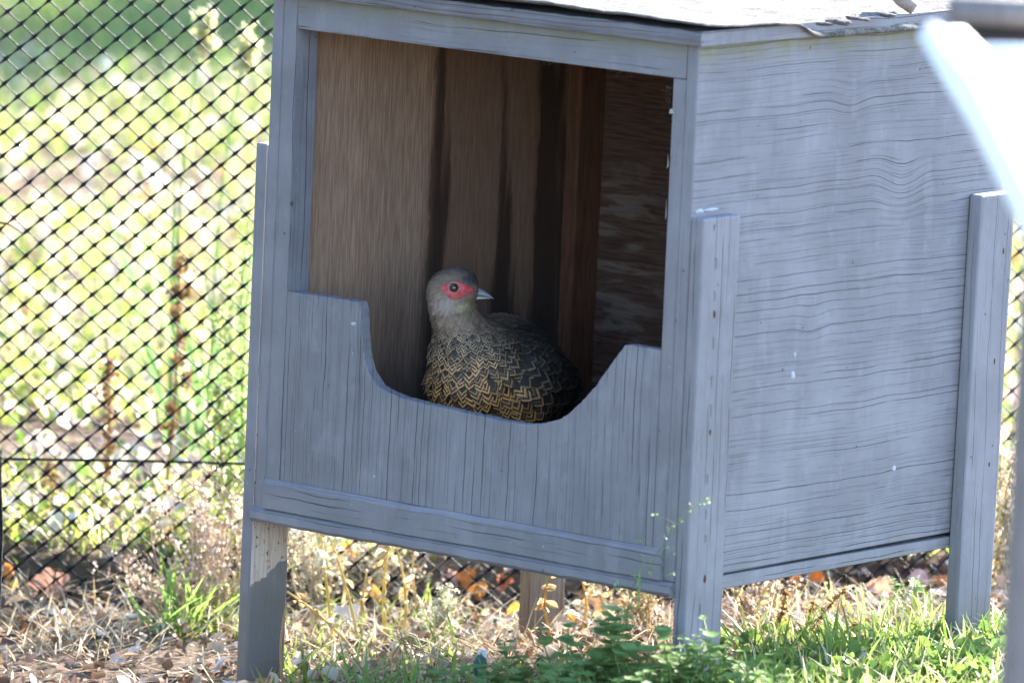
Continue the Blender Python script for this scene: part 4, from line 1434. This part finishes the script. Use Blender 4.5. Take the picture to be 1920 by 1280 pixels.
def tuft(label, u, v, dep, n, hgt, wid, cols, lean=.35, spread=.012):
    r = root_at(u, v, dep)
    part = plant('grass_tuft', label, 'grass tuft', r, 'grass tufts')
    p = np.tile(r[None], (n, 1)) + RNG.normal(0, spread, (n, 3)) * np.array([1, 1, 0])
    V, Q, C = blades(p, RNG.uniform(.55, 1.0, n) * hgt, np.full(n, wid), pal(n, cols, [1] * len(cols)), lean, .3)
    single_blades(part, 'blade', V, Q, C, M_GRASS)


tuft('dark green grass tuft at the lower edge under the box', 705, 1310, .1, 34, .085, .005, [(.10, .18, .05), (.14, .22, .06)], .35, .02)
tuft('green grass tuft at the foot of the front right leg', 1290, 1345, -.16, 40, .085, .0045, [(.11, .20, .06), (.15, .25, .07)], .3, .03)
tuft('bright grass tuft around the foot of the rear right leg', 1800, 1255, .4, 40, .065, .0046, [(.18, .27, .05), (.25, .32, .08)], .3, .035)
tuft('bright arching grass tuft among the dry weeds by the left leg', 340, 1170, .8, 30, .10, .006, [(.18, .29, .06), (.26, .34, .1)], .5, .02)
tuft('sunlit grass tuft halfway between the two right legs', 1560, 1260, .25, 36, .085, .0042, [(.16, .25, .05), (.22, .3, .08)], .35, .03)
tuft('sunlit grass tuft right of the front right leg', 1455, 1240, .35, 26, .09, .0036, [(.2, .28, .06), (.3, .34, .12)], .3, .025)
# grass seed panicle in front of the box corner
r = root_at(1130, 1320, -.1)
part = plant('seeding_grass', 'thin grass with a fine open seed head before the box corner', 'grass', r)
line = bez(r, at(1288, 955, -.12), -RH * .02, 16)
S = Soup(); S2 = Soup()
v, f = tube(line, np.linspace(.0010, .0004, 16), 4); S.add(v, f, (.16, .24, .10))
v, f = tube(bez(at(1175, 1180, -.1), at(1212, 1050, -.1), -RH * .006, 8), np.linspace(.001, .0005, 8), 4); S.add(v, f, (.16, .24, .10))
for i in range(7, 16):
    for _ in range(3):
        tp_ = line[i] + RH * random.uniform(-.028, .034) + np.array([0, 0, random.uniform(-.004, .02)]) + H * random.uniform(-.01, .01)
        l2 = bez(line[i], tp_, RNG.normal(0, .002, 3), 4); v, f = tube(l2, .0003, 3); S.add(v, f, (.2, .3, .14))
        crumbs(S2, l2[2:], 3, .0008, .0028, [(.22, .32, .17), (.18, .27, .13)], [1, 1])
part('stem', S.mesh('stem'), M_GRASS); part('seed_head', S2.mesh('seed_head'), M_LEAF)
bl = root_at(1190, 1330, -.1)
V, Q, C = blades(np.array([at(1198, 1140, -.1)]), [.047], [.0055], np.array([[.13, .22, .07]]), .05, .05)
part('leaf', make_mesh('leaf', V, Q, C), M_GRASS)
# brown seed spikes in the sun between the right legs
for (u0, v0, u1, v1, dep, lab) in ((1500, 1195, 1585, 1103, .5, 'longest brown seed spike leaning right between the right legs'), (1455, 1190, 1475, 1110, .5, 'upright brown seed spike nearest the front right leg'), (1520, 1200, 1632, 1163, .5, 'low brown seed spike lying over to the right'), (1505, 1190, 1527, 1128, .52, 'short brown seed spike between the longer ones')):
    r = root_at(u0, v0, dep); line = bez(r, at(u1, v1, dep - .03), np.array([0, 0, .004]), 10)
    part = plant('seed_spike', lab, 'seed spike', r, 'brown seed spikes')
    v, f = tube(line, np.linspace(.0013, .0009, 10), 5)
    part('stem', make_mesh('stem', v, f, np.tile((.36, .25, .14), (len(v), 1))), M_DRY)
    S = Soup(); crumbs(S, line[2:], 150, .0017, .0040, [(.36, .24, .12), (.5, .38, .2), (.26, .16, .08)], [2, 1, 1])
    part('seed_head', S.mesh('seed_head'), M_DRY)
# dry feathery growth hanging on the netting at the right edge
r = root_at(1895, 1140, .98)
part = plant('dry_vine', 'dry mossy vine climbing the netting at the right edge', 'vine', r)
S = Soup(); S2 = Soup()
for s in range(9):
    u = random.uniform(1875, 1912)
    line = np.array([at(u + 12 * math.sin(v_ / 40 + s) - (v_ - 1100) * .02, v_, .98 + random.uniform(-.01, .02)) for v_ in np.linspace(1140, random.uniform(760, 950), 12)])
    v, f = tube(line, np.linspace(.0018, .0006, 12), 4); S.add(v, f, (.4, .31, .2))
    crumbs(S2, line, 150, .007, .0055, [(.48, .40, .24), (.60, .52, .36), (.34, .25, .14)], [2, 2, 1])
part('stem', S.mesh('stem'), M_DRY); part('tendril', S2.mesh('tendril'), M_DRY)
# closed bud by the soil
r = root_at(902, 1290, .1)
part = plant('flower_bud', 'closed dark teal flower bud with a white tip near the soil', 'flower bud', r)
v, f = tube([r, at(898, 1262, .1), at(900, 1246, .1), at(902, 1232, .1), at(905, 1224, .1)], (.0012, .005, .0085, .0055, .0022), 10)
part('bud', make_mesh('bud', v, f, np.tile((.05, .12, .13), (len(v), 1)), smooth=True), M_LEAF)
S = Soup(); crumbs(S, [at(904, 1228, .1), at(906, 1219, .1)], 24, .002, .006, [(.75, .75, .75)], [1]); part('petal_tip', S.mesh('petal_tip'), M_DRY)

# ------------------------------------------------------------------ single fallen leaves
def leaf_mesh(name, lobes, seed, depth_):
    rg = np.random.default_rng(seed)
    n = 40; V = [(0, .42, 0.0)]
    for ring_ in (.55, 1.0):
        for i in range(n):
            a = 2 * math.pi * i / n
            r_ = .5 * (1 - depth_ * (.5 + .5 * math.cos(lobes * (a - math.pi / 2))) ** 2 * -1 - depth_ * .6) * (1 + .07 * math.sin(11 * a + seed))
            r_ *= (1 - .25 * math.cos(a + math.pi / 2) ** 8)
            x, y = r_ * ring_ * math.cos(a) * .86, .45 + r_ * ring_ * math.sin(a)
            V.append((x, y, .14 * (x * x * 2) + .10 * math.sin(3.1 * a + seed) * ring_ ** 2 * .5 + .18 * (y - .45) ** 2))
    Fq = [(0, 1 + i, 1 + (i + 1) % n) for i in range(n)] + [(1 + i, 1 + n + i, 1 + n + (i + 1) % n, 1 + (i + 1) % n) for i in range(n)]
    return np.array(V), Fq


TIP = np.array([0, 0, 0])
LEAVES = [  # u, v, depth, size px, colour, face-on amount, lobes, label
    (92, 1100, .99, 84, (.36, .20, .15), .9, 5, 'largest fallen leaf, pinkish brown, lying in shade at the lower left netting'),
    (203, 1040, 1.08, 50, (.52, .38, .28), .6, 3, 'tan fallen leaf standing behind the netting, left of a tan orange one'),
    (240, 1052, 1.05, 52, (.52, .32, .18), .6, 3, 'tan orange fallen leaf behind the netting left of the dry weeds'),
    (14, 1072, 1.02, 42, (.60, .22, .05), .5, 3, 'orange fallen leaf at the far left edge'),
    (24, 1097, 1.0, 30, (.66, .38, .05), .5, 0, 'small yellow fallen leaf at the far left edge'),
    (650, 1032, 1.12, 34, (.70, .30, .06), .5, 3, 'orange fallen leaf behind the stalks under the box'),
    (704, 1112, .95, 44, (.52, .28, .08), .8, 0, 'hanging yellow brown leaf among the stalks under the box'),
    (874, 1082, 1.06, 50, (.66, .22, .04), .7, 3, 'bright orange leaf against the netting under the box centre'),
    (897, 1106, 1.04, 46, (.58, .24, .06), .7, 3, 'orange leaf below the bright one under the box centre'),
    (845, 1085, 1.05, 40, (.42, .26, .20), .6, 3, 'pinkish brown leaf left of the orange leaves under the box'),
    (945, 1090, 1.03, 40, (.42, .14, .06), .6, 3, 'rust red leaf just left of the rear left leg'),
    (962, 1140, .85, 36, (.70, .40, .06), .7, 0, 'yellow orange leaf at the foot of the rear left leg'),
    (1074, 1160, .8, 32, (.68, .32, .06), .5, 0, 'small orange leaf right of the rear left leg foot'),
    (1120, 1130, .9, 40, (.45, .25, .12), .5, 3, 'brown leaf in the gap behind the front right leg'),
    (1533, 1078, 1.05, 36, (.72, .20, .03), .7, 3, 'brightest orange red leaf under the right side of the box'),
    (1493, 1084, 1.05, 30, (.60, .18, .04), .6, 3, 'red orange leaf left of the brightest one under the right side'),
    (1585, 1150, .8, 52, (.66, .38, .10), .7, 3, 'yellow orange leaf standing behind the seed spikes'),
    (1655, 1100, 1.0, 60, (.46, .28, .18), .7, 3, 'large brown leaf on the bank under the right side'),
    (1622, 1090, 1.08, 46, (.60, .50, .46), .6, 0, 'pale leaf on the bank left of the large brown leaf'),
    (1724, 1080, 1.06, 44, (.56, .36, .32), .6, 3, 'pink leaf on the bank near the rear right leg'),
    (1765, 1088, 1.02, 42, (.52, .17, .05), .6, 3, 'dark orange leaf touching the rear right leg'),
    (1550, 1190, .55, 44, (.34, .20, .18), .6, 3, 'purplish brown leaf lying below the seed spikes'),
    (1577, 1178, .6, 28, (.56, .22, .08), .6, 0, 'small rust leaf beside the purplish leaf'),
    (1472, 1175, .5, 54, (.42, .44, .06), .95, 0, 'yellow green oval leaf standing upright right of the front leg'),
    (1866, 1062, 1.03, 36, (.70, .32, .05), .6, 3, 'orange leaf right of the rear right leg'),
    (1862, 1120, .9, 36, (.50, .32, .12), .6, 3, 'brown leaf low right of the rear right leg'),
    (1742, 1140, .9, 40, (.50, .40, .34), .4, 0, 'pale leaf in the shade left of the rear right leg foot'),
    (655, 1150, .8, 60, (.66, .60, .55), .6, 3, 'whitish crumpled leaf under the stalks'),
    (820, 1165, .75, 50, (.64, .58, .50), .5, 3, 'cream crumpled leaf under the box centre'),
    (560, 1235, .4, 34, (.60, .50, .42), .3, 3, 'pale leaf at the foot of the left leg'),
]
for i, (u, v, dep, spx, c_, fo, lob, lab) in enumerate(LEAVES):
    sz = spx / (FPX / (7.78 + dep))
    Vl, Fl = leaf_mesh('fallen_leaf', lob, i, .42 if lob else .0)
    nrm = unit(-FW * fo + np.array([0, 0, 1.]) * (1.1 - fo) + RNG.normal(0, .18, 3))
    yax = unit(np.array([0, 0, 1.]) * .9 + RH * random.uniform(-.9, .9)); yax = unit(yax - nrm * (yax @ nrm)); xax = np.cross(yax, nrm)
    ctr = at(u, v, dep)
    g_ = float(gz(ctr[0], ctr[1]))
    Vl = Vl - np.array([0, .45, 0])
    if lob == 0: Vl[:, 0] *= .55
    wv = (Vl[:, 0:1] * xax + Vl[:, 1:2] * yax + Vl[:, 2:3] * nrm) * sz
    low = (ctr + wv)[:, 2].min()
    if low < g_ - .01: ctr = ctr + np.array([0, 0, g_ - .01 - low]) * .6
    cl = np.tile(np.array(c_)[None], (len(wv), 1))
    vein = np.exp(-(Vl[:, 0] / .04) ** 2); cl = cl * (1 + .25 * vein[:, None])
    me = make_mesh('fallen_leaf', wv, Fl, np.clip(cl, 0, .9), smooth=True)
    o = add('fallen_leaf', me, M_DEADLEAF, None, label=lab, category='leaf', group='fallen leaves')
    o.location = tuple(ctr)
M_DIRT = plain('roof_dirt', (.11, .095, .09), .95, .1, .9, 260, .5)
# clods of dirt on the roof felt near its right edge
for q, (u, v, sz, lab) in enumerate(((1575, 42, .012, 'largest crumb of dirt on the roof edge'), (1600, 34, .008, 'crumb of dirt right of the largest on the roof edge'), (1620, 37, .006, 'small crumb of dirt on the roof edge'), (1660, 28, .010, 'crumb of dirt beside the broken branch on the roof'), (1545, 45, .008, 'leftmost crumb of dirt on the roof edge'))):
    c_ = on_plane(u, v, (0, 0, ZR + .02), np.array([0, 0, 1.]))
    bm = bmesh.new(); bmesh.ops.create_icosphere(bm, subdivisions=3, radius=1)
    for vv in bm.verts:
        p = vv.co.copy(); k_ = 1 + .30 * float(snoise(p.x * 2 + q, p.y * 2 + p.z, 3, 4.0)) + .16 * float(snoise(p.x, p.y + 2 * p.z, 1, 14.0))
        vv.co = Vector((p.x * sz * 1.3 * k_, p.y * sz * .8 * k_, p.z * sz * .24 * k_))
    o = add('dirt_clod', bm_mesh('dirt_clod', bm, True), M_DIRT, None, label=lab, category='dirt', group='dirt on the roof'); o.location = tuple(c_)

# ------------------------------------------------------------------ trees outside the picture that shade the lawn, and an added unseen hedge
def tree(label, x, y, hgt, crown_r, n, cols, cat='tree', name='shade_tree', trunk=True):
    r = np.array([x, y, float(gz(x, y)) - .05])
    t = thing(name, label, cat, tuple(r)); inv = Matrix.Translation(-Vector(t.location))
    S = Soup()
    top = r + np.array([0, 0, hgt])
    line = bez(r, top, RNG.normal(0, .15, 3), 10)
    v, f = tube(line, np.linspace(.11, .03, 10), 8); S.add(v, f)
    ends = []
    for i in range(16):
        p0_ = line[random.randint(4, 9)]; th = random.uniform(0, 6.28)
        tp_ = p0_ + crown_r * random.uniform(.5, .95) * np.array([math.cos(th), math.sin(th), random.uniform(-.1, .7)])
        l2 = bez(p0_, tp_, np.array([0, 0, .12]), 6); v, f = tube(l2, np.linspace(.03, .006, 6), 5); S.add(v, f); ends.append(l2)
    o = add('trunk', S.mesh('trunk', True), M_BARK, t); o.matrix_parent_inverse = inv
    e = np.concatenate([q[2:] for q in ends]); idx = RNG.integers(0, len(e), n)
    p = e[idx] + RNG.normal(0, .16 * crown_r, (n, 3))
    a, b, c = rand_frames(n, .3)
    V, Q, C = stamp(LV, LQ, p, a, b, c, RNG.uniform(.06, .11, n), pal(n, cols, [1] * len(cols)))
    o = add('crown', make_mesh('crown', V, Q, C), M_LEAF, t); o.matrix_parent_inverse = inv; o['kind'] = 'stuff'


for (u, v, back, hgt, cr, lab) in ((90, 130, 4.6, 3.0, .8, 'broadleaf tree beyond the lawn whose shade falls on the grass at upper left'), (420, 60, 5.2, 3.2, .8, 'broadleaf tree beyond the lawn shading the grass beside the box top')):
    g_ = ground_px(u, v) + SUN_DIR / math.cos(SUN_EL) * back
    tree(lab, g_[0], g_[1], hgt, cr, 1000, [(.08, .14, .04), (.11, .17, .05), (.06, .10, .03)])
N = 9000  # unseen hedge, added to cut the sky light on the box front
hx = RNG.uniform(-2.9, .1, N); hz = RNG.uniform(0, 2.7, N); hy = -2.6 + RNG.normal(0, .22, N) + .12 * snoise(hx, hz, 0, 2.5)
p = np.stack([hx, hy, hz + gz(hx, hy)], 1)
a, b, c = rand_frames(N, .1)
hr = np.array([-1.4, -2.65, float(gz(-1.4, -2.65))])
hedge = thing('unseen_shade_hedge', 'unseen dark evergreen hedge added to keep sky light off the box front', 'hedge', tuple(hr))
V, Q, C = stamp(LV, LQ, p, a, b, c, RNG.uniform(.07, .13, N), pal(N, [(.045, .065, .03), (.06, .08, .035), (.035, .05, .025)], [1, 1, 1]))
o = add('foliage', make_mesh('foliage', V, Q, C), attr_mat('hedge_leaf', .1, .7, .3, .2), hedge); o.matrix_parent_inverse = Matrix.Translation(-Vector(hedge.location)); o['kind'] = 'stuff'
S = Soup()
for x in np.linspace(-2.7, -.1, 7):
    v, f = tube([(x, -2.65, float(gz(x, -2.65)) - .05), (x + .03, -2.63, .9), (x, -2.6, 2.0)], (.04, .03, .012), 7); S.add(v, f)
    o = add('trunk', make_mesh('trunk', v, f, smooth=True), M_BARK, hedge); o.matrix_parent_inverse = Matrix.Translation(-Vector(hedge.location))

# the ground cover carries on, thinner, beyond what the picture shows
N = 24000
p, lat, dep = scatter(N, -4.5, 4.5, 1.15, 15.0, 1.2)
out = (np.abs(lat + .25) > 1.6) | (dep > 9.3)
p = p[out]; col = pal(len(p), [(.27, .30, .06), (.36, .36, .11), (.16, .24, .045), (.5, .43, .27)], [4, 4, 3, 2])
V, Q, C = blades(p, RNG.uniform(.04, .10, len(p)), RNG.uniform(.008, .016, len(p)), col, .5, .5)
add('outer_lawn', make_mesh('outer_lawn', V, Q, C), M_GRASS, None, kind='stuff', label='lawn continuing to either side beyond the netting', category='grass')
N = 13000
p, lat, dep = scatter(N, -2.6, 2.4, -2.6, 1.05)
out = (lat < -1.1) | (lat > .9) | (dep < -.7)
p = p[out]; N = len(p)
a, b, nz_ = rand_frames(N, .8)
col = pal(N, [(.46, .36, .28), (.28, .18, .12), (.58, .50, .43), (.15, .085, .055), (.36, .22, .13)], [3, 4, 3, 3, 3])
V, Q, C = stamp(LV, LQ, p + np.array([0, 0, 1.]) * RNG.uniform(0, .012, (N, 1)), a, b, nz_, RNG.uniform(.006, .024, N), col)
add('outer_litter', make_mesh('outer_litter', V, Q, C), M_LITTER, None, kind='stuff', label='leaf litter continuing around the box area', category='litter')
